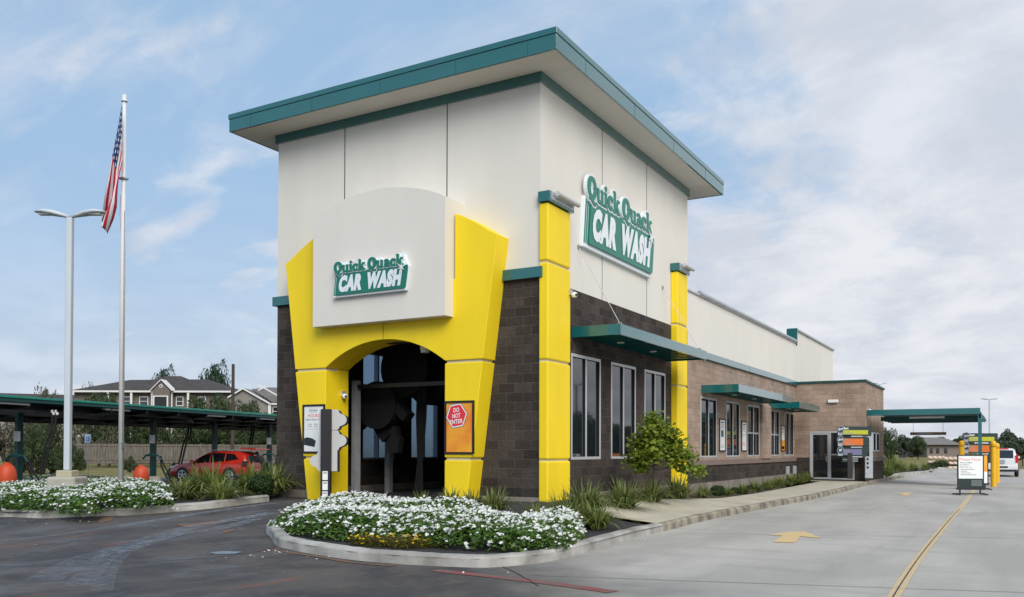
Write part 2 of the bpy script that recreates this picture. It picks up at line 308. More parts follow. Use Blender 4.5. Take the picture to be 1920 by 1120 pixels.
# ------------------------------------------------------------ mesh builder
class MB:
    def __init__(s): s.v = []; s.f = []; s.m = []; s.uv = None
    def add(s, vs, fs, m=0):
        o = len(s.v); s.v += [tuple(v) for v in vs]; s.f += [tuple(i+o for i in f) for f in fs]; s.m += [m]*len(fs); return s
    def box(s, x0, x1, y0, y1, z0, z1, m=0):
        v = [(x, y, z) for z in (z0, z1) for y in (y0, y1) for x in (x0, x1)]
        return s.add(v, [(0, 2, 3, 1), (4, 5, 7, 6), (0, 1, 5, 4), (2, 6, 7, 3), (0, 4, 6, 2), (1, 3, 7, 5)], m)
    def obox(s, c, ax, ay, az, m=0):
        """box centred at c with half-axis vectors"""
        c = Vector(c); ax, ay, az = Vector(ax), Vector(ay), Vector(az)
        v = [c+ax*i+ay*j+az*k for k in (-1, 1) for j in (-1, 1) for i in (-1, 1)]
        return s.add(v, [(0, 2, 3, 1), (4, 5, 7, 6), (0, 1, 5, 4), (2, 6, 7, 3), (0, 4, 6, 2), (1, 3, 7, 5)], m)
    def prism(s, poly, o, u, v, n, t, m=0):
        """polygon (a,b) in plane o + a*u + b*v extruded by t along n"""
        o, u, v, n = Vector(o), Vector(u), Vector(v), Vector(n)
        p = [o+u*a+v*b for a, b in poly]; k = len(p)
        tri = tessellate_polygon([[Vector((a, b, 0)) for a, b in poly]])
        vs = p+[q+n*t for q in p]
        fs = [tuple(x) for x in tri]+[tuple(i+k for i in x) for x in tri]+[(i, (i+1) % k, (i+1) % k+k, i+k) for i in range(k)]
        return s.add(vs, fs, m)
    def cyl(s, a, b, r0, r1=None, n=12, m=0, cap=True):
        a, b = Vector(a), Vector(b); r1 = r0 if r1 is None else r1
        d = (b-a).normalized(); e = d.orthogonal().normalized(); g = d.cross(e)
        vs = []
        for p, r in ((a, r0), (b, r1)):
            for i in range(n):
                t = 2*math.pi*i/n; vs.append(p+(e*math.cos(t)+g*math.sin(t))*r)
        fs = [(i, (i+1) % n, (i+1) % n+n, i+n) for i in range(n)]
        if cap: fs += [tuple(range(n-1, -1, -1)), tuple(range(n, 2*n))]
        return s.add(vs, fs, m)
    def tube(s, pts, r, n=6, m=0):
        pts = [Vector(p) for p in pts]; rs = r if isinstance(r, (list, tuple)) else [r]*len(pts)
        vs = []; e = None
        for i, p in enumerate(pts):
            d = (pts[min(i+1, len(pts)-1)]-pts[max(i-1, 0)]).normalized()
            e = (e-d*e.dot(d)).normalized() if e else d.orthogonal().normalized()
            g = d.cross(e)
            for k in range(n):
                t = 2*math.pi*k/n; vs.append(p+(e*math.cos(t)+g*math.sin(t))*rs[i])
        fs = [(i*n+k, i*n+(k+1) % n, (i+1)*n+(k+1) % n, (i+1)*n+k) for i in range(len(pts)-1) for k in range(n)]
        fs += [tuple(range(n-1, -1, -1)), tuple(range((len(pts)-1)*n, len(pts)*n))]
        return s.add(vs, fs, m)
    def lathe(s, c, prof, n=20, m=0):
        c = Vector(c); vs = []
        for r, z in prof:
            for k in range(n):
                t = 2*math.pi*k/n; vs.append(c+Vector((r*math.cos(t), r*math.sin(t), z)))
        q = len(prof)
        fs = [(i*n+k, i*n+(k+1) % n, (i+1)*n+(k+1) % n, (i+1)*n+k) for i in range(q-1) for k in range(n)]
        fs += [tuple(range(n-1, -1, -1)), tuple(range((q-1)*n, q*n))]
        return s.add(vs, fs, m)
    def text(s, body, o, u, v, n, width=None, height=1, bold=0, shear=0, depth=.004, m=0, align='l', space=1):
        """lettering laid in plane (u,v) from o, cap height = height, raised by depth"""
        cu = bpy.data.curves.new('t', 'FONT'); cu.body = body; cu.size = 1; cu.offset = bold; cu.shear = shear; cu.extrude = 0; cu.resolution_u = 3; cu.space_character = space
        ob = bpy.data.objects.new('t', cu); COL.objects.link(ob)
        dg = bpy.context.evaluated_depsgraph_get(); me = ob.evaluated_get(dg).to_mesh()
        vs = [p.co.copy() for p in me.vertices]; fs = [tuple(f.vertices) for f in me.polygons]
        ob.evaluated_get(dg).to_mesh_clear(); bpy.data.objects.remove(ob); bpy.data.curves.remove(cu)
        if not vs: return s
        x0 = min(p.x for p in vs); x1 = max(p.x for p in vs); y0 = min(p.y for p in vs); y1 = max(p.y for p in vs)
        ky = height/(y1-y0); kx = (width/(x1-x0)) if width else ky
        o, u, v, n = Vector(o), Vector(u), Vector(v), Vector(n)
        if align == 'c': o = o-u*((x1-x0)*kx/2)
        P = [o+u*((p.x-x0)*kx)+v*((p.y-y0)*ky)+n*depth for p in vs]
        return s.add(P, fs, m)
    def build(s, name, mats, parent=None, bevel=0, smooth=False, seg=1):
        me = bpy.data.meshes.new(name); me.from_pydata(s.v, [], s.f)
        if not isinstance(mats, (list, tuple)): mats = [mats]
        for q in mats: me.materials.append(M[q] if isinstance(q, str) else q)
        if len(mats) > 1: me.polygons.foreach_set('material_index', s.m)
        if smooth: me.polygons.foreach_set('use_smooth', [True]*len(me.polygons))
        me.update()
        ob = bpy.data.objects.new(name, me); COL.objects.link(ob)
        if parent is not None:
            ob.parent = parent
            ob.matrix_parent_inverse = Matrix.Identity(4)
        if bevel:
            b = ob.modifiers.new('bevel', 'BEVEL'); b.width = bevel; b.segments = seg; b.limit_method = 'ANGLE'; b.angle_limit = R(40)
        return ob
def recalc(ob):
    bm = bmesh.new(); bm.from_mesh(ob.data); bmesh.ops.recalc_face_normals(bm, faces=bm.faces); bm.to_mesh(ob.data); bm.free(); return ob
def empty(name, loc=(0, 0, 0), rz=0, label=None, cat=None, group=None):
    o = bpy.data.objects.new(name, None); COL.objects.link(o); o.location = loc; o.rotation_euler = (0, 0, rz); o.empty_display_size = .2
    if label: tag(o, label, cat, group)
    return o
def tag(o, label, cat, group=None, kind=None):
    if label: o['label'] = label
    if cat: o['category'] = cat
    if group: o['group'] = group
    if kind: o['kind'] = kind
    return o
def dup(root, loc, rz=0, label=None, scale=1):
    r = root.copy(); COL.objects.link(r); r.location = loc; r.rotation_euler = (0, 0, rz)
    r.scale = (scale,)*3 if not isinstance(scale, tuple) else scale
    if label: r['label'] = label
    for ch in list(root.children):
        c = ch.copy(); COL.objects.link(c); c.parent = r
        for g in list(ch.children):
            d = g.copy(); COL.objects.link(d); d.parent = c
    return r
X, Y, Z = Vector((1, 0, 0)), Vector((0, 1, 0)), Vector((0, 0, 1))

# ------------------------------------------------------------ ground sheets
def drape(name, poly, off, material, step=1.0, label=None, hfun=hz):
    bm = bmesh.new()
    vs = [bm.verts.new((p[0], p[1], 0)) for p in poly]
    bm.faces.new(vs); bmesh.ops.triangulate(bm, faces=bm.faces)
    xs = [p[0] for p in poly]; ys = [p[1] for p in poly]
    def cuts(a, b):
        t = math.ceil(max(a, -34)/step)*step
        while t < min(b, 50): yield t; t += step
    for c in cuts(min(xs), max(xs)): bmesh.ops.bisect_plane(bm, geom=bm.verts[:]+bm.edges[:]+bm.faces[:], plane_co=(c, 0, 0), plane_no=(1, 0, 0))
    for c in cuts(min(ys), max(ys)): bmesh.ops.bisect_plane(bm, geom=bm.verts[:]+bm.edges[:]+bm.faces[:], plane_co=(0, c, 0), plane_no=(0, 1, 0))
    for v in bm.verts: v.co.z = hfun(v.co.x, v.co.y)+off
    bmesh.ops.recalc_face_normals(bm, faces=bm.faces)
    if sum(f.normal.z for f in bm.faces) < 0: bmesh.ops.reverse_faces(bm, faces=bm.faces)
    me = bpy.data.meshes.new(name); bm.to_mesh(me); bm.free(); me.materials.append(M[material])
    o = bpy.data.objects.new(name, me); COL.objects.link(o); o['kind'] = 'structure'
    return o
drape('ground', [(-1500, -1500), (1500, -1500), (1500, 1500), (-1500, 1500)], -.05, 'grassland', 2.0)
pav = [CW(-60, -40), CW(80, -40), CW(90, 74), CW(24, 73.5), CW(-6, 76), CW(-14, 62), CW(-26, 51), CW(-50, 30)]
drape('pavement', [(p.x, p.y) for p in pav], 0, 'pave', 1.0)
def smooth_path(pts, n=6):
    pts = [Vector(p) for p in pts]; o = []
    for i in range(len(pts)-1):
        p0 = pts[max(i-1, 0)]; p1 = pts[i]; p2 = pts[i+1]; p3 = pts[min(i+2, len(pts)-1)]
        for k in range(n):
            t = k/n
            o.append(.5*((2*p1)+(p2-p0)*t+(2*p0-5*p1+4*p2-p3)*t*t+(3*p1-p0-3*p2+p3)*t**3))
    return o+[pts[-1]]
def kerb(name, pts, h=.15, wd=.2, material='kerb', side=1, smooth=True):
    P = smooth_path([(p[0], p[1], 0) for p in pts]) if smooth else [Vector((p[0], p[1], 0)) for p in pts]
    prof = [(0, -.04), (.012, h*.75), (.03, h*.93), (.06, h), (wd-.02, h), (wd, h-.01), (wd, -.04)]
    mb = MB(); vs = []
    for i, p in enumerate(P):
        d = (P[min(i+1, len(P)-1)]-P[max(i-1, 0)]).normalized(); nrm = Vector((-d.y, d.x, 0))*side
        g = hz(p.x, p.y)
        for a, b in prof: q = p+nrm*a; vs.append((q.x, q.y, g+b+(random.uniform(-.004, .004) if 0 < b < h*1.1 else 0)))
    k = len(prof)
    fs = [(i*k+j, i*k+j+1, (i+1)*k+j+1, (i+1)*k+j) for i in range(len(P)-1) for j in range(k-1)]
    fs += [tuple(range(k)), tuple(range((len(P)-1)*k, len(P)*k))]
    mb.add(vs, fs); o = recalc(mb.build(name, material, smooth=False)); o['kind'] = 'structure'; return o
isl = [G(505, 992), G(508.7, 1010.5), G(520, 1024.5), G(545, 1031), G(579, 1038), G(658, 1050), G(737, 1057), G(816, 1062), G(896, 1065), G(943, 1063), G(1006, 1057), G(1054, 1048), G(1133, 1026), G(1193, 1008.7), G(1244, 997)]
back = [Vector((-1.95, -.55, 0)), Vector((-2.0, -2, 0)), Vector((-2.35, -4.2, 0))]
kerb('island_kerb', back+isl, side=1)
swk = [G(1244, 997), G(1312, 979), G(1387, 964), G(1462, 949)]
walk_edge = [Vector((3.06, -.9, 0)), Vector((2.98, 1.5, 0)), Vector((3.02, 4.3, 0)), Vector((3.15, 8, 0)), Vector((3.3, 11.5, 0)), Vector((3.3, 16.9, 0)), Vector((3.12, 25.4, 0)), Vector((3.1, 33, 0)), Vector((3.2, 38, 0))]
kerb('sidewalk_kerb', walk_edge, side=1, material='kerb_dark', wd=.12)
# sidewalk slab and beds
drape('sidewalk', [(2.93, -.9), (2.85, 1.5), (2.89, 4.3), (3.02, 8), (3.17, 11.5), (3.17, 16.9), (2.99, 25.4), (2.98, 31.3), (.02, 31.3), (.02, 24.7), (1.31, 23.4), (1.5, 15.4), (1.75, 7.05), (1.12, 2.84), (.4, 1.3), (1.18, -.45), (2.1, -.83)], .146, 'walk')
drape('side_bed', [(.02, 24.7), (1.31, 23.4), (1.5, 15.4), (1.75, 7.05), (1.12, 2.84), (.4, 1.3), (1.18, -.45), (.9, -.6), (.02, -.3)], .12, 'soil')
ip = [(p.x, p.y) for p in [Vector((-1.85, -.3, 0))]+back[1:]+isl]
drape('island_bed', ip+[(2.8, -.97), (2.1, -.84), (1.18, -.48), (.5, -.4), (.02, -.2)], .11, 'mulch', .5)
lk = [Vector((-40, -22, 0)), Vector((-22, -14.0, 0)), G(-260, 985), G(-120, 975), G(0, 970), G(73, 972), G(117, 971), G(160, 969), G(233, 967), G(292, 963), G(350, 958), G(408, 952.5), G(467, 945), G(505, 940.5)]
kerb('exit_lane_kerb', lk, side=1, wd=.22)
lb_back = [G(516, 925, .1), G(440, 908, .1), G(330, 903, .1), G(230, 898, .1), G(0, 892, .1), G(-300, 892, .1)]
drape('left_bed', [(p.x, p.y) for p in lk[2:]]+[(p.x, p.y) for p in lb_back], .11, 'mulch', 1.0)
drape('service_walk', [(p.x, p.y) for p in (G(438, 933), G(516, 932), G(523, 922), G(505, 921), G(450, 926))], .115, 'walk')
# far islands on the right and the far kerb of the drive
fi = [G(1655, 897), G(1700, 890), G(1748, 886), G(1752, 882), G(1700, 880), G(1650, 880)]
drape('far_bed', [(p.x, p.y) for p in fi], .1, 'soil')
kerb('far_bed_kerb', [G(1640, 899), G(1665, 896), G(1700, 890.5), G(1735, 887.5), G(1750, 884), G(1745, 881.5)], side=1)
kerb('far_drive_kerb', [CW(24, 73.5), CW(34, 73.6), CW(50, 73.8), CW(90, 74)], side=1)
# markings
def ribbon(name, pts, wd, material, off=.006):
    P = smooth_path(pts, 10); mb = MB(); vs = []
    for i, p in enumerate(P):
        d = (P[min(i+1, len(P)-1)]-P[max(i-1, 0)]); d.z = 0; d.normalize(); nn = Vector((-d.y, d.x, 0))
        ww = wd*random.uniform(.9, 1.1)
        for s_ in (-.5, .5): q = p+nn*ww*s_; vs.append((q.x, q.y, hz(q.x, q.y)+off))
    fs = [(2*i, 2*i+1, 2*i+3, 2*i+2) for i in range(len(P)-1)]
    o = MB().add(vs, fs).build(name, material); o['kind'] = 'structure'; return o
ribbon('lane_line', [G(1640, 1180), G(1675, 1120), G(1700, 1080), G(1728, 1040), G(1760, 1000), G(1785, 970), G(1800, 955), G(1815, 935), G(1830, 915)], .125, 'yline')
ribbon('lane_joint', [G(1640, 1180), G(1675, 1120), G(1700, 1080), G(1728, 1040), G(1760, 1000), G(1785, 970), G(1800, 955)], .013, 'tar', .011)
ribbon('fire_lane_stripe', [G(815, 1070), G(880, 1077), G(960, 1086), G(1050, 1097), G(1150, 1111)], .19, 'redp')
ribbon('fire_lane_stripe', [G(525, 1034), G(600, 1045), G(660, 1055), G(740, 1062)], .10, 'rustp')
ribbon('paving_joint', [G(-40, 1064), G(150, 1060), G(300, 1053), G(400, 1046), G(480, 1035), G(516, 1027)], .018, 'tar')
ribbon('paving_joint', [G(943, 1064), G(962, 1072), G(985, 1085), G(1010, 1100)], .014, 'tar')
for a, b in (((1000, 1080), (1920, 1112)), ((1250, 1000), (1930, 1010)), ((1420, 962), (1930, 961)), ((1560, 930), (1930, 926)), ((1640, 908), (1930, 906))):
    ribbon('paving_joint', [G(*a), G((a[0]+b[0])/2, (a[1]+b[1])/2), G(*b)], .014, 'tar')
def flat(name, poly, material, off=.007):
    pts = [G(*p) for p in poly]
    o = MB(); t = tessellate_polygon([[Vector((p.x, p.y, 0)) for p in pts]])
    o.add([(p.x, p.y, p.z+off) for p in pts], [tuple(q) for q in t]); ob = recalc(o.build(name, material)); ob['kind'] = 'structure'
    if ob.data.polygons[0].normal.z < 0: ob.data.flip_normals()
    return ob
flat('arrow_marking', [(1438, 1004), (1478, 998), (1510, 997.5), (1540, 1010), (1501, 1006.5), (1491, 1018.5), (1449, 1017.5), (1467, 1005)], 'arrowp')
flat('arrow_marking', [(1683, 927), (1692, 924.5), (1703, 924), (1718, 926), (1706, 927), (1702, 930), (1690, 930), (1694, 927)], 'arrowp')
flat('painted_patch', [(192, 970), (214, 970), (210, 977), (186, 981), (183, 979)], 'rustp')
flat('painted_patch', [(330, 984), (400, 978), (437, 978), (380, 986), (348, 990)], 'rustp')
flat('painted_patch', [(415, 996), (440, 992), (441, 996), (420, 1001)], 'rustp')
# sheen of water left in the ruts
def pool(poly):
    return flat('water_puddle', poly, 'water', .009)
M['water'] = glassmat('shallow_water', (.035, .036, .04), .16)
pool([(392, 1037), (420, 1034.5), (455, 1036), (440, 1039.5), (405, 1040.5)])
def trackmat():
    m = bpy.data.materials.new('soapy_water_film'); m.use_nodes = True; n = m.node_tree.nodes; l = m.node_tree.links; b = n['Principled BSDF']
    b.inputs['Base Color'].default_value = (.36, .42, .52, 1); b.inputs['Roughness'].default_value = .35
    tc = n.new('ShaderNodeTexCoord'); ns = n.new('ShaderNodeTexNoise'); ns.inputs['Scale'].default_value = 7; ns.inputs['Detail'].default_value = 9; ns.inputs['Roughness'].default_value = .8; ns.inputs['Distortion'].default_value = .1
    l.new(tc.outputs['Object'], ns.inputs['Vector']); rp = n.new('ShaderNodeMapRange'); rp.inputs['From Min'].default_value = .42; rp.inputs['From Max'].default_value = .66; rp.inputs['To Max'].default_value = .8
    l.new(ns.outputs['Fac'], rp.inputs['Value'])
    sp = n.new('ShaderNodeSeparateXYZ'); l.new(tc.outputs['Object'], sp.inputs[0]); r2 = n.new('ShaderNodeMapRange'); r2.inputs['From Min'].default_value = -7; r2.inputs['From Max'].default_value = -3; r2.inputs['To Min'].default_value = .35
    l.new(sp.outputs[1], r2.inputs['Value']); mu = n.new('ShaderNodeMath'); mu.operation = 'MULTIPLY'; l.new(rp.outputs[0], mu.inputs[0]); l.new(r2.outputs[0], mu.inputs[1]); l.new(mu.outputs[0], b.inputs['Alpha']); return m
M['film'] = trackmat()
for pts, wd in (([(515, 944), (470, 950), (420, 957), (360, 966), (300, 976), (220, 990)], .28), ([(512, 962), (470, 970), (410, 980), (350, 992), (280, 1012), (220, 1030), (150, 1052), (80, 1090)], .40), ([(480, 974), (420, 990), (340, 1003), (260, 1024), (200, 1045), (150, 1100)], .30), ([(300, 975), (200, 990), (100, 1005), (0, 1015)], .22), ([(340, 1000), (250, 1030), (210, 1060), (190, 1110)], .22)):
    ribbon('wet_track', [G(*p) for p in pts], wd, 'film', .010)
# ------------------------------------------------------------ the car wash building
W, D = 7.57, 9.6
bld = empty('car_wash_building', (0, 0, 0), 0, 'car wash building with yellow arch portal, off white tower and green overhanging roof', 'building')
ZC, ZL = .49, 5.14          # block starts, block ends
ZT = 9.50                   # soffit
PO = -.5                    # portal front
def seg_boxes(mb, u0, u1, z0, z1, holes, fn):
    """wall between u0..u1, z0..z1 around rectangular holes (u0,u1,z0,z1)"""
    cur = u0
    for h in sorted(holes):
        fn(mb, cur, h[0], z0, z1); fn(mb, h[0], h[1], z0, h[2]); fn(mb, h[0], h[1], h[3], z1); cur = h[1]
    fn(mb, cur, u1, z0, z1)
fx = lambda mb, a, b, c, d: mb.box(-.25, 0, a, b, c, d) if b-a > 1e-4 and d-c > 1e-4 else None
lx = lambda mb, a, b, c, d: mb.box(-W, -W+.25, a, b, c, d) if b-a > 1e-4 and d-c > 1e-4 else None
TW = [(1.49+2.254*i, 1.49+2.254*i+1.62, 1.272, 3.686) for i in range(3)]
mb = MB()
seg_boxes(mb, 0, D, ZC, ZL, TW, fx)
LW = [(.8+2.3*i, .8+2.3*i+1.5, 1.2, 4.3) for i in range(4)]
seg_boxes(mb, 0, D, ZC, ZL, LW[:3], lx)
mb.box(-W+.25, -5.5, 0, .25, ZC, ZL); mb.box(-2.08, -.25, 0, .25, ZC, ZL); mb.box(-5.5, -2.08, 0, .25, 3.98, ZL)
mb.build('block_wall', 'cmu_dark', bld)
MB().box(-W-.02, -5.5, -.02, .27, .1, ZC).box(-W-.02, -W+.23, .27, D, .05, ZC).build('foundation', 'found', bld)
MB().box(-2.08, .02, -.02, .27, .1, ZC).box(-.23, .02, .27, D, .05, ZC).build('foundation', 'found', bld)
# upper stucco walls
mb = MB(); mb.box(-W, 0, 0, .25, ZL, ZT); mb.box(-.25, 0, .25, D, ZL, ZT); mb.box(-W, -W+.25, .25, D, ZL, ZT); mb.box(-W+.25, -.25, D-.25, D, 6, ZT)
mb.build('upper_wall', 'stucco', bld)
for x_ in (-5.37, -2.38): MB().box(x_-.012, x_+.012, -.004, .02, 5.4, 9.3).build('panel_joint', 'joint', bld)
for y_ in (3.2, 6.17): MB().box(-.02, .004, y_-.010, y_+.010, ZL, 9.3).build('panel_joint', 'joint', bld)
mb = MB(); t = .06
mb.box(-W-t, t, -t, 0, 9.29, ZT); mb.box(0, t, 0, D+t, 9.29, ZT); mb.box(-W-t, -W, 0, D+t, 9.29, ZT)
mb.build('eave_trim', 'green', bld, .004)
# roof slab: soffit, fascia, top
x0, x1, y0, y1 = -W-.87, .80, -.84, D+1.1
mb = MB(); mb.box(x0+.05, x1-.05, y0+.05, y1-.05, ZT-.004, ZT+.05); mb.build('soffit', 'soffit', bld)
mb = MB()
for (a, b, c, d) in ((x0, x1, y0, y0+.05), (x0, x1, y1-.05, y1), (x0, x0+.05, y0+.05, y1-.05), (x1-.05, x1, y0+.05, y1-.05)):
    mb.box(a, b, c, d, ZT-.012, 9.80)
mb.build('fascia', 'green', bld, .004)
mb = MB(); mb.box(x0-.018, x1+.018, y0-.018, y1+.018, 9.803, 9.93); mb.build('roof', 'green', bld, .006)
for q in (.08, .30, .52, .74, .93): MB().box(x0+(x1-x0)*q-.004, x0+(x1-x0)*q+.004, y0-.003, y0+.01, ZT, 9.80).build('fascia_seam', 'green_dark', bld)
for q in (.12, .36, .60, .84): MB().box(x1-.01, x1+.003, y0+(y1-y0)*q-.004, y0+(y1-y0)*q+.004, ZT, 9.80).build('fascia_seam', 'green_dark', bld)
# green ledges on top of the block work
MB().box(-W-.09, -6.9, -.10, .0, ZL-.01, 5.36).box(-W-.09, -W, 0, D+.02, ZL-.01, 5.36).build('ledge', 'green', bld, .006)
MB().box(-.87, .09, -.10, 0, ZL-.01, 5.36).box(0, .09, 0, .10, ZL-.01, 5.36).build('ledge', 'green', bld, .006)
# portal
def xo(z): return -6.07-.132*(z-.4)
XC = -3.79
def arc(n, r0, r1):
    Rr = (1.71**2+.57**2)/(2*.57); cz = 3.43+.57-Rr
    a0 = math.acos(min(1, 1.71/Rr))
    o = []
    for i in range(n+1):
        t = (r0+(r1-r0)*i/n); x_ = XC+t*1.71; o.append((x_, cz+math.sqrt(max(Rr*Rr-(x_-XC)**2, 0))))
    return o
port = empty('portal', (0, 0, 0)); port.parent = bld
def mir(P): return [(2*XC-a, b) for a, b in P][::-1]
low = [(xo(.28), .28), (-5.5, .28), (-5.5, 1.265), (xo(1.265), 1.265)]
mid = [(xo(1.325), 1.325), (-5.5, 1.325), (-5.5, 3.375), (xo(3.375), 3.375)]
upp = [(xo(3.435), 3.435)]+[(-5.5, 3.435)]+arc(14, -1, -.012)[1:]+[(XC-.016, 5.2), (-5.75, 5.2), (-5.75, 6.62)]+[(-5.75-(k/6)*(1.06), 6.62-.60*(k/6)**1.25) for k in range(1, 6)]+[(xo(6.05), 6.05)]
for nm, P in (('pillar_block', low), ('pillar_block', mid), ('arch_half', upp)):
    for Q in (P, mir(P)):
        o = MB().prism(Q, (0, PO, 0), X, Z, Y, .52).build(nm, 'yellow', bld, .02, seg=2); recalc(o)
bpy.data.objects.remove(port)
mb = MB()      # recessed cream backing that shows in the joints
for P in ([(xo(1.25)+.05, 1.25), (-5.53, 1.25), (-5.53, 1.34), (xo(1.34)+.05, 1.34)], [(xo(3.35)+.05, 3.35), (-5.53, 3.35), (-5.53, 3.45), (xo(3.45)+.05, 3.45)]):
    for Q in (P, mir(P)): recalc(MB().prism(Q, (0, PO+.035, 0), X, Z, Y, .45).build('joint_backing', 'cream', bld))
MB().box(XC-.03, XC+.03, PO+.04, -.02, 4.02, 5.1).build('joint_backing', 'cream', bld)
# reveal of the arch behind the portal
for Q in ([(-5.62, .28), (-5.499, .28), (-5.499, 3.42), (-5.62, 3.42)],):
    for q in (Q, mir(Q)): recalc(MB().prism(q, (0, -.04, 0), X, Z, Y, .36).build('reveal', 'yellow', bld))
a_ = arc(20, -1, 1)
mb = MB().prism(a_+[(a_[-1][0], 4.3), (a_[0][0], 4.3)], (0, .022, 0), X, Z, Y, .30); recalc(mb.build('arch_soffit', 'yellow', bld))
# white sign box
bx0, bx1, bz0 = -5.64, -1.87, 4.37
ab = [(bx1, 6.93)]+[(bx1+(bx0-bx1)*k/16, 6.93+.44*math.sin(math.pi*k/16)**.8) for k in range(1, 16)]+[(bx0, 6.93)]
o = MB().prism([(bx0, bz0), (bx1, bz0)]+ab, (0, -.80, 0), X, Z, Y, .80).build('sign_box', 'stucco', bld, .012, seg=2); recalc(o)
# yellow pilasters on the side wall
def pilaster(ya, yb, zts, gz, joints):
    xs = .22
    z = gz
    for j in joints+[zts]:
        MB().box(0, xs, ya, yb, z, j-.015).build('pilaster_block', 'yellow', bld, .03, seg=2); z = j+.03
    MB().box(0, xs-.04, ya+.03, yb-.03, gz+.05, zts-.02).build('pilaster_core', 'cream', bld)
    MB().box(-.0, xs+.06, ya-.05, yb+.05, zts, zts+.22).build('pilaster_cap', 'green', bld, .006)
    f = MB(); ym = (ya+yb)/2     # tube up-light on the cap
    f.box(xs+.06, xs+.075, ya+.02, yb-.02, zts+.04, zts+.20, 0)
    f.cyl((xs+.16, ya+.12, zts+.17), (xs+.16, yb+.06, zts+.17), .055, n=12, m=1)
    for yy in (ya+.2, yb-.15): f.box(xs+.07, xs+.16, yy-.025, yy+.025, zts+.10, zts+.17, 0)
    f.build('wall_light', ['galv', 'grey_back'], bld)
pilaster(-.06, 1.02, 6.71, .22, [1.27, 3.37, 5.45])
pilaster(8.08, 8.95, 6.71, .22, [1.27, 3.37, 5.15])
# windows facing the drive
def side_window(x_, ya, yb, za, zb, fr=.06, mull=None, rail=None, name='window'):
    f = MB(); k_ = MB(); a, b = x_-.008, x_+.012; a2 = x_-.16
    k_.box(a2, a-.001, ya, ya+fr*.8, za, zb); k_.box(a2, a-.001, yb-fr*.9, yb, za, zb); k_.box(a2, a-.001, ya+fr*.8, yb-fr*.9, za, za+fr); k_.box(a2, a-.001, ya+fr*.8, yb-fr*.9, zb-fr, zb); k_.box(a2, a-.012, (ya+yb)/2-fr*.42, (ya+yb)/2+fr*.42, za+fr, zb-fr)
    f.box(a, b, ya, ya+fr, za, zb); f.box(a, b, yb-fr, yb, za, zb); f.box(a, b, ya+fr, yb-fr, za, za+fr*1.1); f.box(a, b, ya+fr, yb-fr, zb-fr*1.2, zb)
    ym = (ya+yb)/2; f.box(a-.006, b-.006, ym-fr/2, ym+fr/2, za+fr, zb-fr*1.2)
    if rail: f.box(x_-.044, x_-.02, ya+fr, yb-fr, rail-.03, rail+.03)
    fo = f.build(name, 'alu', bld, .004); k_.build('frame_core', 'reveal_shade', fo)  # deep core coloured dark for the reveal shade, front strip stays aluminium
    for u, v in ((ya+fr, ym-fr/2), (ym+fr/2, yb-fr)): MB().box(x_-.055, x_-.045, u, v, za+fr, zb-fr*1.2).build('pane', 'glass', fo)
for h in TW: side_window(0, *h)
TN = [(10.87, 12.6, 1.25, 3.22), (13.73, 15.42, 1.25, 3.22), (16.5, 18.25, 1.25, 3.22), (19.86, 21.6, 1.25, 3.18), (22.6, 24.35, 1.25, 3.18)]
for i, h in enumerate(TN): side_window(0, *h, fr=.06, rail=2.15 if i in (2, 3) else None)
# left wall translucent windows, seen from inside
for h in LW[:3]+[(10.5+2.6*i, 12+2.6*i, 1.2, 4.3) for i in range(4)]:
    f = MB(); ya, yb, za, zb = h
    for u in (ya, (ya+yb)/2-.03, yb-.06): f.box(-W+.05, -W+.2, u, u+.06, za, zb)
    for u in (za, 3.3, zb-.06): f.box(-W+.06, -W+.19, ya+.06, yb-.06, u, u+.06)
    fo = f.build('tunnel_window', 'alu', bld)
    MB().box(-W+.11, -W+.12, ya+.03, yb-.03, za+.03, zb-.03).build('tunnel_pane', 'frost', fo)
# long tan wing
fx2 = lambda mb, a, b, c, d: mb.box(-.25, 0, a, b, c, d) if b-a > 1e-4 and d-c > 1e-4 else None
mb = MB(); seg_boxes(mb, D, 24.8, 1.17, 4.43, TN, fx2)
mb.box(0, .10, 18.34, 19.80, 1.17, 3.30); mb.build('tan_block_wall', 'cmu_tan', bld)
mb = MB(); mb.box(-.25, 0, D, 24.8, .45, 1.0); mb.box(.0, 2.97, 24.80, 25.05, .3, 1.17) if False else None
mb.build('wall_base', 'cmu_dark', bld)
MB().box(-.25, .05, D, 24.8, 1.0, 1.17).build('sill_course', 'sill_band', bld, .01)
MB().box(-.23, .03, D, 24.8, .05, .45).build('wing_foundation', 'found', bld)
mb = MB(); mb.box(-.3, .09, D, 16.5, 4.43, 4.65); mb.box(-.3, .09, 16.53, 24.79, 4.43, 4.65); mb.build('coping', 'green', bld, .006)
mb = MB(); mb.box(-.25, 0, D, 25.0, 4.65, 6.38); mb.box(-.25, 0, 25.0, 34.4, 4.2, 7.0); mb.box(-W, -.25, 34.2, 34.4, 4.2, 7.0); mb.box(-W, -W+.2, 25, 34.2, 4.2, 7.0)
mb.build('parapet_wall', 'stucco', bld)
mb = MB(); mb.box(-.30, .05, D, 25.0, 6.385, 6.44); mb.cyl((.05, 10.6, 6.47), (.05, 24.8, 6.47), .075, n=10); mb.box(-.3, .09, 25.03, 34.45, 7.0, 7.07)
mb.build('metal_cap', 'galv', bld)
MB().box(-.42, .06, 24.93, 24.998, 6.3, 7.10).build('parapet_end', 'green', bld, .004)
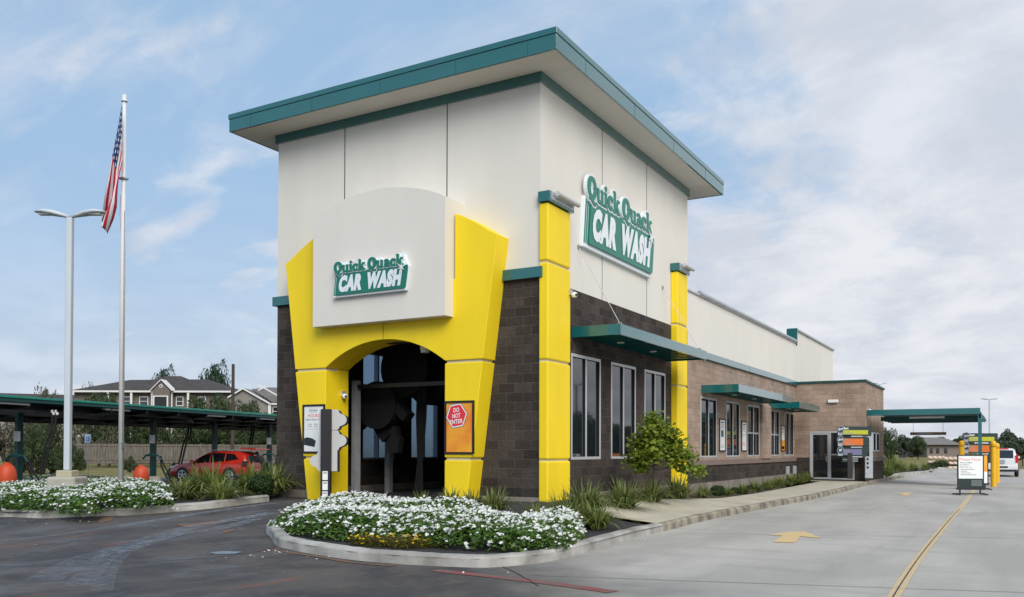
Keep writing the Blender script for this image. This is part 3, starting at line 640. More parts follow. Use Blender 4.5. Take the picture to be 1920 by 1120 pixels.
# left wall and roof of the tunnel behind the tower
mb = MB(); seg_boxes(mb, D, 34.2, .0, 6.3, [(10.5+2.6*i, 12+2.6*i, 1.2, 4.3) for i in range(4)], lambda m_, a, b, c, d: m_.box(-W, -W+.25, a, b, c, d) if b-a > 1e-4 and d-c > 1e-4 else None)
mb.box(-W+.25, -.25, D, 34.1, 6.0, 6.2); mb.box(-W+.25, -.25, .25, D-.25, 5.3, 5.4)
mb.box(-.26, -.255, .3, 34, .3, 1.2); mb.box(-W+.25, -.25, 33.9, 34.1, 0, 6.0); mb.box(-.4, -.3, .3, 34, 3.8, 5.3)
mb.box(-.33, -.27, D, 34, .3, 6)
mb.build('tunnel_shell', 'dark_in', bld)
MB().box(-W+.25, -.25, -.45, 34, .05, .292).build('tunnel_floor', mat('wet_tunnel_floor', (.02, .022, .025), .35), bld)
# office bump-out with door
OX, OY, OE = 2.97, 24.8, 31.0
fr_ = lambda mb, a, b, c, d: mb.box(a, b, OY, OY+.25, c, d) if b-a > 1e-4 and d-c > 1e-4 else None
os_ = lambda mb, a, b, c, d: mb.box(OX-.25, OX, a, b, c, d) if b-a > 1e-4 and d-c > 1e-4 else None
mb = MB(); seg_boxes(mb, .0, OX, 1.17, 4.52, [(.62, 2.52, 1.17, 2.36)], fr_)
seg_boxes(mb, OY+.25, OE, 1.17, 4.52, [(27.0, 29.3, 1.45, 2.35)], os_); mb.build('office_wall', 'cmu_tan', bld)
mb = MB(); mb.box(0, .62, OY, OY+.25, .05, 1.17); mb.box(2.52, OX, OY, OY+.25, .05, 1.17); mb.box(OX-.25, OX, OY+.25, OE, .05, 1.17); mb.build('office_base', 'cmu_dark', bld)
MB().box(OX, OX+.05, OY+.02, OE, 1.0, 1.17).build('office_sill_course', 'sill_band', bld)
mb = MB(); mb.box(.02, OX+.06, OY-.06, OE+.05, 4.52, 4.62); mb.build('office_roof', 'green_dark', bld, .006)
side_window(OX, 27.0, 29.3, 1.45, 2.35, name='office_window')
dz = .20
f = MB(); dy = OY-.012
for a in (.62, 1.46, 2.45): f.box(a, a+.07, dy, OY+.1, dz, 2.36)
f.box(.69, 1.46, dy+.003, OY+.1, 2.28, 2.36); f.box(1.53, 2.45, dy+.003, OY+.1, 2.28, 2.36); f.box(1.53, 2.45, dy+.003, OY+.1, dz, .27); f.box(1.53, 2.45, dy+.003, OY+.1, 1.28, 1.34)
fo = f.build('door_frame', 'alu', bld, .004)
mb = MB(); mb.box(1.53, 2.45, OY+.05, OY+.06, .27, 1.28); mb.box(1.53, 2.45, OY+.05, OY+.06, 1.34, 2.28); mb.build('sidelight_pane', 'glass', fo)
dr = MB(); dr.box(.69, .76, dy+.02, OY+.06, dz+.01, 2.28); dr.box(1.39, 1.46, dy+.02, OY+.06, dz+.01, 2.28); dr.box(.76, 1.39, dy+.02, OY+.06, dz+.01, .29); dr.box(.76, 1.39, dy+.02, OY+.06, 2.2, 2.28)
do = dr.build('door', 'alu', bld)
MB().box(.76, 1.39, OY+.03, OY+.04, .29, 2.2).build('door_pane', 'glass', do)
MB().tube([(1.40, dy, 1.22), (1.34, dy-.05, 1.20), (1.34, dy-.05, 1.02), (1.40, dy, 1.0)], .014).build('door_handle', 'alu', do)
MB().box(1.42, 1.86, OY-.12, OY, 3.62, 3.76).build('door_light', 'lens', bld, .02)
# canopies over the windows
def canopy(ya, yb, za, zb, xp, rods, boxy=True):
    c = MB()
    c.box(xp-.04, xp, ya, yb, za, zb); c.box(0.005, xp-.04, ya, ya+.04, za, zb); c.box(0.005, xp-.04, yb-.04, yb, za, zb); c.box(.005, xp-.04, ya+.04, yb-.04, zb-.06, zb-.02)
    k = 0
    y_ = ya+.35
    while y_ < yb-.2: c.box(.03, xp-.05, y_, y_+.05, za+.02, zb-.06); y_ += .38
    o = c.build('canopy', 'green', bld, .004)
    for (yc, zt_, yb_) in rods:
        r = MB(); r.tube([(.01, yc, zt_), (xp-.12, yb_, zb+.03)], .008, 6); r.cyl((0, yc, zt_), (.03, yc, zt_), .05, n=10); r.box(xp-.17, xp-.08, yb_-.02, yb_+.02, zb-.01, zb+.06)
        r.build('tie_rod', 'cable', o)
    for q in (.25, .6):
        yy = ya+(yb-ya)*q; l_ = MB().cyl((.55, yy, za+.03), (.55, yy, za+.012), .09, n=14).build('canopy_light', 'lens', o)
canopy(1.5, 7.67, 4.03, 4.27, 1.2, [(1.85, 6.16, 1.75), (7.4, 6.12, 7.4)])
canopy(10.94, 18.30, 3.32, 3.57, 1.2, [(11.2, 4.38, 12.0), (14.2, 4.3, 14.9), (17.0, 4.3, 17.9)])
canopy(19.84, 24.04, 3.20, 3.45, 1.2, [(20.3, 4.25, 21.2), (22.6, 4.2, 23.5)])
# small wall mounted cameras
def seccam(nm, o, dx, par=bld):
    m_ = MB(); o = Vector(o); m_.box(o.x-.02, o.x+.05, o.y-.06, o.y+.06, o.z-.06, o.z+.06, 0)
    m_.lathe(o+Vector((dx, -.02, -.07)), [(.0, -.06), (.05, -.045), (.07, 0), (.06, .05), (.02, .07)], 14, 1); m_.cyl(o+Vector((dx+.045, -.045, -.07)), o+Vector((dx+.07, -.06, -.07)), .028, n=10, m=2)
    m_.build(nm, ['galv', 'paper', 'black'], par)
seccam('wall_camera', (.22, .98, 4.95), .12)
seccam('wall_camera', (-5.49, .10, 2.85), .09)
seccam('wall_camera', (OX, 25.5, 3.35), .1)
for y_ in (22.9, 24.3): MB().box(.0, .12, y_-.12, y_+.12, .42, .80).build('hose_bib_cabinet', 'alu', bld, .01)
MB().cyl((-3.05, .12, 3.86), (-3.05, .12, 3.72), .12, .1, 14).build('arch_light', 'lens', bld)

# equipment inside the tunnel
eq = empty('wash_gantry', (-3.8, 2.6, .29), 0, 'grey arch gantry with black hoses and dryer drums inside the wash tunnel', 'wash machine')
ux1 = PL(668, 845, 1, 1.0).x+3.8; ux2 = PL(729, 845, 1, 3.2).x+3.8; EY = 2.6
MB().box(ux1-.09, ux1+.07, 1.0-EY-.08, 1.0-EY+.08, 0, 2.95).build('upright', 'galv', eq); MB().box(ux2-.08, ux2+.08, 3.2-EY-.08, 3.2-EY+.08, 0, 2.75).build('upright', 'galv', eq)
MB().box(ux1+.08, 1.5, 1.0-EY-.07, 1.0-EY+.07, 2.74, 2.84).build('crossbeam', 'black', eq)
def drum(px, py, r_, yy): p_ = PL(px, py, 1, yy); MB().cyl((p_.x+3.8, yy-EY, p_.z-.29), (p_.x+3.8, yy-EY+.5, p_.z-.29), r_, n=26).build('dryer_drum', 'blackm', eq)
drum(648, 775, .48, 1.6); drum(705, 760, .62, 1.5); drum(757, 690, .75, 1.8); drum(800, 715, .62, 2.4)
def noz(px, py, lx2, lz2, th, yy): p_ = PL(px, py, 1, yy); d_ = Vector((lx2, 0, lz2)); MB().obox((p_.x+3.8, yy-EY, p_.z-.29), d_, Y*.16, Vector((-lz2, 0, lx2)).normalized()*th).build('blower_nozzle', 'blackm', eq)
noz(742, 758, .42, -.36, .12, 1.7); noz(715, 795, .3, -.35, .2, 1.9)
pc = PL(737, 830, 1, 1.6); mb = MB(); mb.prism([(-.20, -.26), (.14, -.26), (.20, .10), (.12, .16), (.06, .42), (-.05, .42), (-.12, .16), (-.2, .06)], (pc.x+3.8, 1.6-EY, pc.z-.29), X, Z, Y, .2); recalc(mb.build('control_box', 'blackm', eq))
mb = MB()
for k in range(4): xq = PL(785+5*k, 845, 1, 1.9).x+3.8; mb.tube([(xq, 1.9-EY, 3.4), (xq-.05, 1.9-EY, 2.0), (xq+.07-.05*k, 1.8-EY, .9), (xq-.06, 1.8-EY, 0)], .035)
p_ = PL(655, 735, 1, 1.1); mb.tube([(p_.x+3.95, 1.1-EY, p_.z-.2), (p_.x+3.75, 1.1-EY, p_.z-.28), (p_.x+3.68, 1.1-EY, p_.z-.55), (p_.x+3.8, 1.1-EY, p_.z-.75)], .02)
mb.build('hose', 'blackm', eq)
mat_r = MB(); mat_r.box(.35, 1.7, -.6, .9, 0, .16); mat_r.build('rubber_mat_stack', 'blackm', eq, .03)
w2 = empty('brush_frame', (-3.0, 6.2, .29), 0, 'dark brush frame standing deeper inside the wash tunnel', 'wash machine')
for a in (-3.0, 1.6): MB().box(a, a+.14, -.07, .07, 0, 3.0).build('upright', 'galv', w2)
MB().box(-2.86, 1.6, -.07, .07, 2.86, 3.0).build('crossbeam', 'galv', w2)
MB().cyl((-1.0, 0, .1), (-1.0, 0, 2.6), .45, n=14).build('brush_roll', 'blackm', w2); MB().cyl((.9, .4, .1), (.9, .4, 2.7), .4, n=14).build('brush_roll', 'blackm', w2)

# ------------------------------------------------------------ the lettered wall signs
def stroke(mb, pts, wd, fr, dep, m=0, t=.01, k=[0]):
    """flat ribbon stroke in plane frame fr=(o,u,v,n), raised dep"""
    o, u, v, n = fr; k[0] = (k[0]+1) % 7; P = [Vector((a, b)) for a, b in pts]; W_ = wd if isinstance(wd, list) else [wd]*len(P)
    Ls, Rs = [], []
    for i, p in enumerate(P):
        d = (P[min(i+1, len(P)-1)]-P[max(i-1, 0)]).normalized(); nn = Vector((-d.y, d.x))*W_[i]/2
        Ls.append(p+nn); Rs.append(p-nn)
    dd = dep+k[0]*.0007; q = []
    for s_ in (0, 1):
        for A in (Ls, Rs):
            for p in A: q.append(o+u*p.x+v*p.y+n*(dd if s_ else dd-t))
    c = len(P); fs = []
    for i in range(c-1):
        fs += [(i+2*c, i+1+2*c, i+1+3*c, i+3*c), (i, i+1, i+1+2*c, i+2*c), (i+c, i+1+c, i+1+3*c, i+3*c)]
    fs += [(0, c, 3*c, 2*c), (c-1, 2*c-1, 4*c-1, 3*c-1)]
    mb.add(q, fs, m)
def ell(cx, cy, rx, ry, a0, a1, n=18): return [(cx+rx*math.cos(R(a0+(a1-a0)*i/n)), cy+ry*math.sin(R(a0+(a1-a0)*i/n))) for i in range(n+1)]
def glyph(ch):
    """strokes of a heavy round slab-serif letter, x-height 1: (points, width or widths), advance"""
    b = .30
    if ch == 'Q':
        n = 24; return [(ell(.62, .78, .44, .62, 0, 360, n), [.24+.16*abs(math.cos(2*math.pi*i/n)) for i in range(n+1)]), ([(.18, -.02), (.38, .08), (.62, -.02), (.85, -.20), (1.12, -.22), (1.28, -.06)], [.10, .20, .26, .26, .2, .08])], 1.28
    if ch == 'u': return [([(.22, 1.0), (.22, .42), (.26, .20), (.42, .12), (.62, .16), (.74, .30)], [b, b, .28, .22, .2, .16]), ([(.78, 1.0), (.78, 0)], b), ([(.0, .93), (.3, .93)], .14), ([(.56, .93), (.8, .93)], .14), ([(.7, .07), (1.04, .07)], .14)], 1.06
    if ch == 'i': return [([(.26, 1.0), (.26, 0)], b), ([(.02, .93), (.3, .93)], .14), ([(.02, .07), (.5, .07)], .14), (ell(.27, 1.28, .08, .08, 0, 360, 10), .17)], .52
    if ch == 'c': return [(ell(.48, .5, .32, .39, 42, 322, 18), [.20+.14*abs(math.cos(R(42+280*i/18))) for i in range(19)]), (ell(.70, .72, .05, .05, 0, 360, 8), .13)], .88
    if ch == 'k': return [([(.24, 1.5), (.24, 0)], b), ([(.02, 1.43), (.3, 1.43)], .14), ([(.02, .07), (.46, .07)], .14), ([(.34, .42), (.80, .95)], .20), ([(.44, .60), (.84, .06)], .32), ([(.58, .93), (1.0, .93)], .14), ([(.62, .07), (1.06, .07)], .14)], 1.04
    if ch == 'a': return [([(.12, .80), (.3, .92), (.52, .90), (.66, .74), (.66, .3), (.70, .10), (.92, .06)], [.18, .2, .24, b, b, .24, .12]), (ell(.38, .32, .20, .22, 60, 300, 14), .22), ([(.46, .55), (.62, .56)], .12), ([(.46, .12), (.6, .2)], .12)], .92
    return [], .42
def wash_sign(name, o, u, n, sc, label, duck_side):
    root = empty(name, tuple(o)); tag(root, label, 'sign', 'lettered wall signs of the car wash')
    v = Z; fr = (Vector((0, 0, 0)), u, v, n)
    # white cabinet, slanted box with a raised bumpy top behind the script
    def q(pts): return [(a*sc, b*sc) for a, b in pts]
    mb = MB(); mb.prism(q([(-.03, -.05), (2.05, -.05), (2.06, 0), (2.13, .5), (2.08, .56), (2.02, .74), (1.86, .79), (1.76, .70), (1.42, .68), (1.36, .75), (1.16, .75), (1.08, .66), (.90, .74), (.76, .66), (.44, .66), (.34, .74), (.14, .74), (.07, .66), (.07, .56), (.03, .50)]), (0, 0, 0), u, v, n, .10)
    recalc(mb.build('cabinet', 'sign_white' if sc < 3 else 'sign_white', root, .008))
    mb = MB(); d0 = .163; k = 0
    for a, b in ((0, .022), (.045, .067), (.09, 2.03)):
        mb.prism(q([(a+.0, .0), (b, .0)]+([(b+.03, .03)] if b > 1 else [])+[(b+.09 if b > 1 else b+.06, .44 if b > 1 else .50), (b+.08 if b > 1 else b+.06, .50), (a+.06, .50)]), tuple(n*.10), u, v, n, .012+.02*sc*(b > 1))
    recalc(mb.build('green_panel', 'green_sign', root))
    fd = .124+.02*sc
    mb = MB()
    for word, a, b in (('CAR', .13, .87), ('WASH', .93, 1.98)):
        tx = MB(); tx.text(word, fr[0], u, v, n, width=(b-a)*sc*.93, height=.385*sc, bold=.075, depth=fd, space=1.12)
        tx.v = [tuple(Vector(p)+u*((a+.02)*sc+Vector(p).z*.18)+v*.055*sc) for p in tx.v]
        mb.add(tx.v, tx.f)
        for i in range(1, 4):  # body of the raised letters
            mb.add([tuple(Vector(p)-n*.002*i) for p in tx.v], tx.f)
        mb.build('block_lettering', 'sign_white', root); mb = MB()
    # script line
    word = 'Quick Quack'; adv = sum(glyph(c)[1] for c in word); kx = 1.98*sc/adv; ky = .168*sc
    mg, mw = MB(), MB(); x_ = .02*sc/kx+.1; 
    for ch in word:
        st, ad = glyph(ch)
        for pts, wd in st:
            P = [((a+x_)*kx, b*ky+.505*sc) for a, b in pts]; wl = [c*(kx+ky)/2*1.12 for c in (wd if isinstance(wd, list) else [wd]*len(pts))]
            stroke(mg, P, wl, fr, .135+.02*sc, 0, .02)
            stroke(mw, P, [c+.045*sc for c in wl], fr, .116+.02*sc, 0, .035+.02*sc)
        x_ += ad
    recalc(mg.build('script_lettering', 'green_sign', root)); recalc(mw.build('script_outline', 'sign_white', root))
    mb = MB()
    for k in range(6):
        a = R(20+60*k); L_ = .10 if k % 2 else .14; c = Vector((1.98, .455)); e = c+Vector((math.cos(a), math.sin(a)))*L_
        stroke(mb, [(c.x*sc, c.y*sc), (e.x*sc, e.y*sc)], [.04*sc, .006*sc], fr, .150+.02*sc, 0, .004)
    recalc(mb.build('sparkle', 'sign_white', root))
    return root
wash_sign('wall_sign', (-4.90, -.80, 5.03), X, -Y, 1.0, 'smaller green and white Quick Quack Car Wash sign on the white box over the arch', 1)
wash_sign('wall_sign', (0.0, 1.93, 6.28), Y, X, 2.08, 'larger green and white Quick Quack Car Wash sign on the wall facing the drive', 1)

# ------------------------------------------------------------ posters in black frames
def poster(o, u, n, w_, h_, bgm, label, draw, group=None):
    root = empty('poster', tuple(o)); tag(root, label, 'poster', group or 'framed posters on the car wash walls')
    fr = .045; f = MB()
    def bx(a, b, c, d, t0, t1, mbx, m=0):
        p = [u*a+Z*c, u*b+Z*c, u*b+Z*d, u*a+Z*d]; mbx.add([q+n*t0 for q in p]+[q+n*t1 for q in p], [(0, 1, 2, 3), (4, 5, 6, 7), (0, 1, 5, 4), (1, 2, 6, 5), (2, 3, 7, 6), (3, 0, 4, 7)], m)
    bx(0, fr, 0, h_, 0, .03, f); bx(w_-fr, w_, 0, h_, 0, .03, f); bx(fr, w_-fr, 0, fr, 0, .03, f); bx(fr, w_-fr, h_-fr, h_, 0, .03, f)
    recalc(f.build('frame', 'black', root))
    s = MB(); bx(fr, w_-fr, fr, h_-fr, .002, .012, s); recalc(s.build('sheet', bgm, root))
    p = MB(); mats = ['ink', 'inkred', 'inkgrey', 'posterorange', 'paper', 'menuyellow', 'pink', 'green']; draw(p, lambda a, b, c, d, m, t=.0145: bx(a, b, c, d, .0125, t, p, m)); p.build('print', mats, root)
    return root
nF = -Y
def d_hours(p, bar):
    p.text('Quick Quack', Vector((.20, 0, 1.04)), X, Z, nF, width=.27, height=.035, depth=.014, m=2); bar(.20, .47, .985, .99, 2); bar(.20, .47, 1.01, 1.025, 7)
    p.text('HOURS', Vector((.17, 0, .86)), X, Z, nF, width=.36, height=.085, depth=.014, m=6, bold=.01)
    p.text('Open Every Day', Vector((.09, 0, .775)), X, Z, nF, width=.50, height=.055, depth=.014, m=0, bold=.01)
    for k in range(2): bar(.17, .30, .69-.05*k, .705-.05*k, 2); bar(.36, .48, .69-.05*k, .705-.05*k, 2)
    bar(.10, .60, .58, .585, 2)
    p.prism([(.05, .20), (.38, .15), (.42, .30), (.30, .36), (.14, .385), (.05, .36)], nF*.0135, X, Z, nF, .001, 0)
poster((-6.20, PO-.001, 1.40), X, nF, .70, 1.17, 'paper', 'white framed poster headed HOURS on the left arch pillar', d_hours)
def d_dne(p, bar):
    hexa = lambda r, cx=.31, cz=.83: [(cx+r*math.cos(R(60*k+8)), cz+r*1.05*math.sin(R(60*k+8))) for k in range(6)]
    p.prism(hexa(.285), nF*.0130, X, Z, nF, .001, 0); p.prism(hexa(.272), nF*.0145, X, Z, nF, .001, 4); p.prism(hexa(.243), nF*.0160, X, Z, nF, .001, 1)
    for k, t in enumerate(('DO', 'NOT', 'ENTER')): p.text(t, Vector((.305, 0, .905-.125*k)), X*.995+Z*.10, Z, nF, height=.095, width=(.15, .21, .33)[k], depth=.0185, m=4, bold=.02, align='c')
poster((-2.07, PO-.001, 1.40), X, nF, .76, 1.15, 'posterorange', 'orange framed poster with a red DO NOT ENTER stop sign on the right arch pillar', d_dne)
def d_side(var):
    def f(p, bar):
        for k in range(4): bar(.16, .56, 1.0-.06*k-.018, 1.0-.06*k+(.012 if k else .02), 2 if k else 0)
        bar(.10, .62, .74, .75, 0)
        if var == 0: bar(.2, .5, .50, .72, 7); [bar(.16, .56, .22-.04*k, .235-.04*k, 2) for k in range(3)]
        if var == 1: bar(.12, .6, .60, .62, 2); [bar(.16, .56, .30-.04*k, .315-.04*k, 6) for k in range(3)]
        if var == 2: bar(.046, .684, .046, .48, 3); bar(.15, .58, .10, .22, 1)
    return f
for i, (ya, lab) in enumerate(((12.87, 'narrow white poster between the two nearest windows of the tan wing'), (15.65, 'narrow white poster between the second and third windows of the tan wing'), (21.88, 'narrow white poster with an orange lower half between the last two windows'))):
    poster((.001, ya, 1.45), Y, X, .73, 1.12, 'paper', lab, d_side(i))

# ------------------------------------------------------------ scalloped sign post before the arch
sp_ = G(611, 941); sg = empty('exit_signal_post', tuple(sp_), R(30.0), 'black post carrying three scalloped grey backed signal panels beside the left arch pillar', 'signal post')
MB().box(-.115, .115, -.075, .075, 0, 2.12).build('post', 'black', sg, .01)
def scal(cx, cz, mirror=False, bl=False):
    h = .235; P = [(-.24, -h), (.16, -h)]
    P += [(.16+.07*math.cos(R(a)), -h+.10+.10*math.sin(R(a))) for a in (-80, -45, -10)]
    P += [(.26+.13*math.cos(R(a)), .13*math.sin(R(a))) for a in range(-75, 76, 15)]
    P += [(.16+.07*math.cos(R(a)), h-.10+.10*math.sin(R(a))) for a in (10, 45, 80)] + [(.16, h), (-.24, h)]
    P = [(a, b) for a, b in P]
    if mirror: P = [(-a, b) for a, b in P][::-1]
    return [(cx+a, cz+b) for a, b in P]
for cz, mi in ((1.88, 0), (1.40, 0), (.93, 1)):
    P = scal(.06 if not mi else 0.0, cz, mi)
    o = MB().prism(P, (0, .08, 0), X, Z, Y, .012).build('panel_back', 'grey_back', sg); recalc(o)
    P2 = [(a+.03, b-.012) for a, b in P]
    recalc(MB().prism(P2, (0, .094, 0), X, Z, Y, .12).build('panel_case', 'black', sg))
for k, z_ in enumerate((.50, .27, .04)):
    mb = MB(); mb.box(-.065, .055, -.079, -.0755, z_, z_+.20, 0); mb.box(-.05, .04, -.0805, -.0792, z_+.15, z_+.17, 1); mb.build('notice_label', ['paper', 'ink'], sg)

# ------------------------------------------------------------ street lamps, flagpole
def lamp_heads(root, z, s=1, w0=1.0):
    for k in (-1, 1):
        P = []
        h = MB(); secs = [(0.04, .06, .09), (.26, .11, .12), (.50, .20, .15), (.80, .23, .14), (1.02, .17, .09), (1.12, .05, .03)]; vs = []
        for (a, hw, th) in secs:
            zz_ = z+.02+.14*math.sin(min(a, .8)*1.6)
            for t in range(10):
                an = 2*math.pi*t/10; vs.append((k*a*s, hw*s*math.cos(an), zz_+th*s*.6*math.sin(an)))
        q = len(secs); fs = [(i*10+j, i*10+(j+1) % 10, (i+1)*10+(j+1) % 10, (i+1)*10+j) for i in range(q-1) for j in range(10)]+[tuple(range(10)), tuple(range((q-1)*10, q*10))]
        h.add(vs, fs); o = recalc(h.build('lamp_head', 'polewhite', root, smooth=True))
        MB().box(min(k*.42, k*.98)*s, max(k*.42, k*.98)*s, -.11*s, .11*s, z+.075, z+.09).build('lens', 'lens', o)
lp = G(126, 940, .11); LH = 7.35-lp.z
lr = empty('street_lamp', tuple(lp), R(30), 'grey twin headed street lamp on a concrete pedestal in the left flower bed', 'street lamp', 'twin headed street lamps')
mb = MB(); mb.box(-.36, .36, -.36, .36, -.1, .62); mb.build('pedestal', 'conc', lr, .06, seg=3)
MB().box(-.2, .2, -.2, .2, .60, .78).build('pole_base', mat('yellowish_grout', (.40, .37, .26), .9), lr, .03, seg=2)
pd = (lp-CAM).dot(FH)
MB().box(-.078, .078, -.078, .078, .78, LH).build('pole', 'polewhite', lr, .03, seg=3)
lamp_heads(lr, LH, .80)
def far_lamp(px, top, dep, base, label, hw, rz=.5):
    p = AT(px, top, dep); r = empty('street_lamp', (p.x, p.y, base), rz+YAW-.5, label, 'street lamp', 'twin headed street lamps')
    MB().cyl((0, 0, 0), (0, 0, p.z-base), .10, .08, 10).build('pole', 'polewhite', r); lamp_heads(r, p.z-base, hw)
far_lamp(1855, 750, 110, -.2, 'slim street lamp far beyond the drive canopy at the right', .95)
far_lamp(1650, 722, 70, -.1, 'street lamp whose head peeks over the office roof', .5)
fpd = 27.0; fb = AT(226.5, 900, fpd); fb.z = hz(fb.x, fb.y)+.1; ft = AT(232.5, 186, fpd)
fl = empty('flagpole', tuple(fb), 0, 'tall silver flagpole with a white cap behind the left flower bed', 'flagpole')
dv = Vector((ft.x-fb.x, ft.y-fb.y, ft.z-fb.z)); H = dv.z
dv.x = dv.y = 0
MB().tube([(0, 0, 0), (0, 0, H*.55), (0, 0, H)], [.085, .075, .052], 14).build('pole', 'trim', fl, smooth=True)
MB().lathe((0, 0, H), [(.10, 0), (.10, .03), (.07, .03), (.075, .18), (.06, .2)], 16).build('pole_cap', 'sign_white', fl)
mb = MB(); mb.tube([(.09, -.03, 1.0), (.10, -.03, H*.4), (.09, -.03, H*.72)], .008, 5); mb.tube([(-.10, -.03, H*.76), (-.12, -.03, H*.71), (-.06, -.03, H*.67)], .01, 5); mb.box(-.1, .1, -.11, .11, H*.80, H*.80+.05); mb.box(.06, .12, -.05, .05, 1.4, 1.6)
mb.build('halyard', 'cable', fl)
# flag cloth
fm = bpy.data.materials.new('striped_flag_cloth'); fm.use_nodes = True; n = fm.node_tree.nodes; l = fm.node_tree.links; b = n['Principled BSDF']; b.inputs['Roughness'].default_value = .85
uvn = n.new('ShaderNodeUVMap'); spn = n.new('ShaderNodeSeparateXYZ'); l.new(uvn.outputs[0], spn.inputs[0])
def nm(op, a, b2=None):
    q = n.new('ShaderNodeMath'); q.operation = op
    for i, v in enumerate((a, b2)):
        if v is None: continue
        if isinstance(v, (int, float)): q.inputs[i].default_value = v
        else: l.new(v, q.inputs[i])
    return q.outputs[0]
U_, V_ = spn.outputs[0], spn.outputs[1]
st = nm('GREATER_THAN', nm('MODULO', nm('FLOOR', nm('MULTIPLY', V_, 13)), 2), .5)
can = nm('MULTIPLY', nm('LESS_THAN', U_, .40), nm('LESS_THAN', V_, 7/13))
fxx = nm('ABSOLUTE', nm('SUBTRACT', nm('FRACT', nm('MULTIPLY', U_, 15)), .5)); fyy = nm('ABSOLUTE', nm('SUBTRACT', nm('FRACT', nm('MULTIPLY', V_, 9.3)), .5))
star = nm('LESS_THAN', nm('ADD', nm('POWER', fxx, 2), nm('POWER', fyy, 2)), .045)
def mixn(f, c1, c2):
    q = n.new('ShaderNodeMixRGB'); l.new(f, q.inputs[0])
    for i, c in ((1, c1), (2, c2)):
        if isinstance(c, tuple): q.inputs[i].default_value = (*c, 1)
        else: l.new(c, q.inputs[i])
    return q.outputs[0]
l.new(mixn(can, mixn(st, (.42, .015, .035), (.66, .66, .70)), mixn(star, (.012, .035, .13), (.7, .7, .72))), b.inputs['Base Color'])
def lerp(a, b, t): return a+(b-a)*t
def plin(P, t):
    t = t*(len(P)-1); i = min(int(t), len(P)-2); return P[i]+(P[i+1]-P[i])*(t-i)
topl = [AT(x_, y_, fpd-.1) for x_, y_ in ((229, 197), (221, 230), (210, 272), (204, 320), (198, 365), (195, 412))]
botl = [AT(x_, y_, fpd-.1) for x_, y_ in ((229, 306), (225, 335), (221, 360), (217, 388), (209, 410), (197, 436))]
nu, nv = 40, 26; vs = []; uvs = []
for i in range(nu+1):
    for j in range(nv+1):
        u, v = i/nu, j/nv
        vv = v+.07*math.sin(v*9+u*4)*u*(1-v)
        p = lerp(plin(topl, u), plin(botl, u), vv)
        p = p+FH*(.16*math.sin(v*11+u*3)*(.25+u)*min(1, 6*u))+RH*(.03*math.sin(v*17+u*6)*u)
        vs.append(tuple(p)); uvs.append((u, v))
fs = [(i*(nv+1)+j, i*(nv+1)+j+1, (i+1)*(nv+1)+j+1, (i+1)*(nv+1)+j) for i in range(nu) for j in range(nv)]
fo = MB().add(vs, fs).build('flag', fm, smooth=True); ul = fo.data.uv_layers.new(name='uv')
for lp_ in fo.data.loops: ul.data[lp_.index].uv = uvs[lp_.vertex_index]
sm = fo.modifiers.new('thick', 'SOLIDIFY'); sm.thickness = .004
tag(fo, 'limp red, white and blue stars and stripes flag hanging on the flagpole', 'flag')

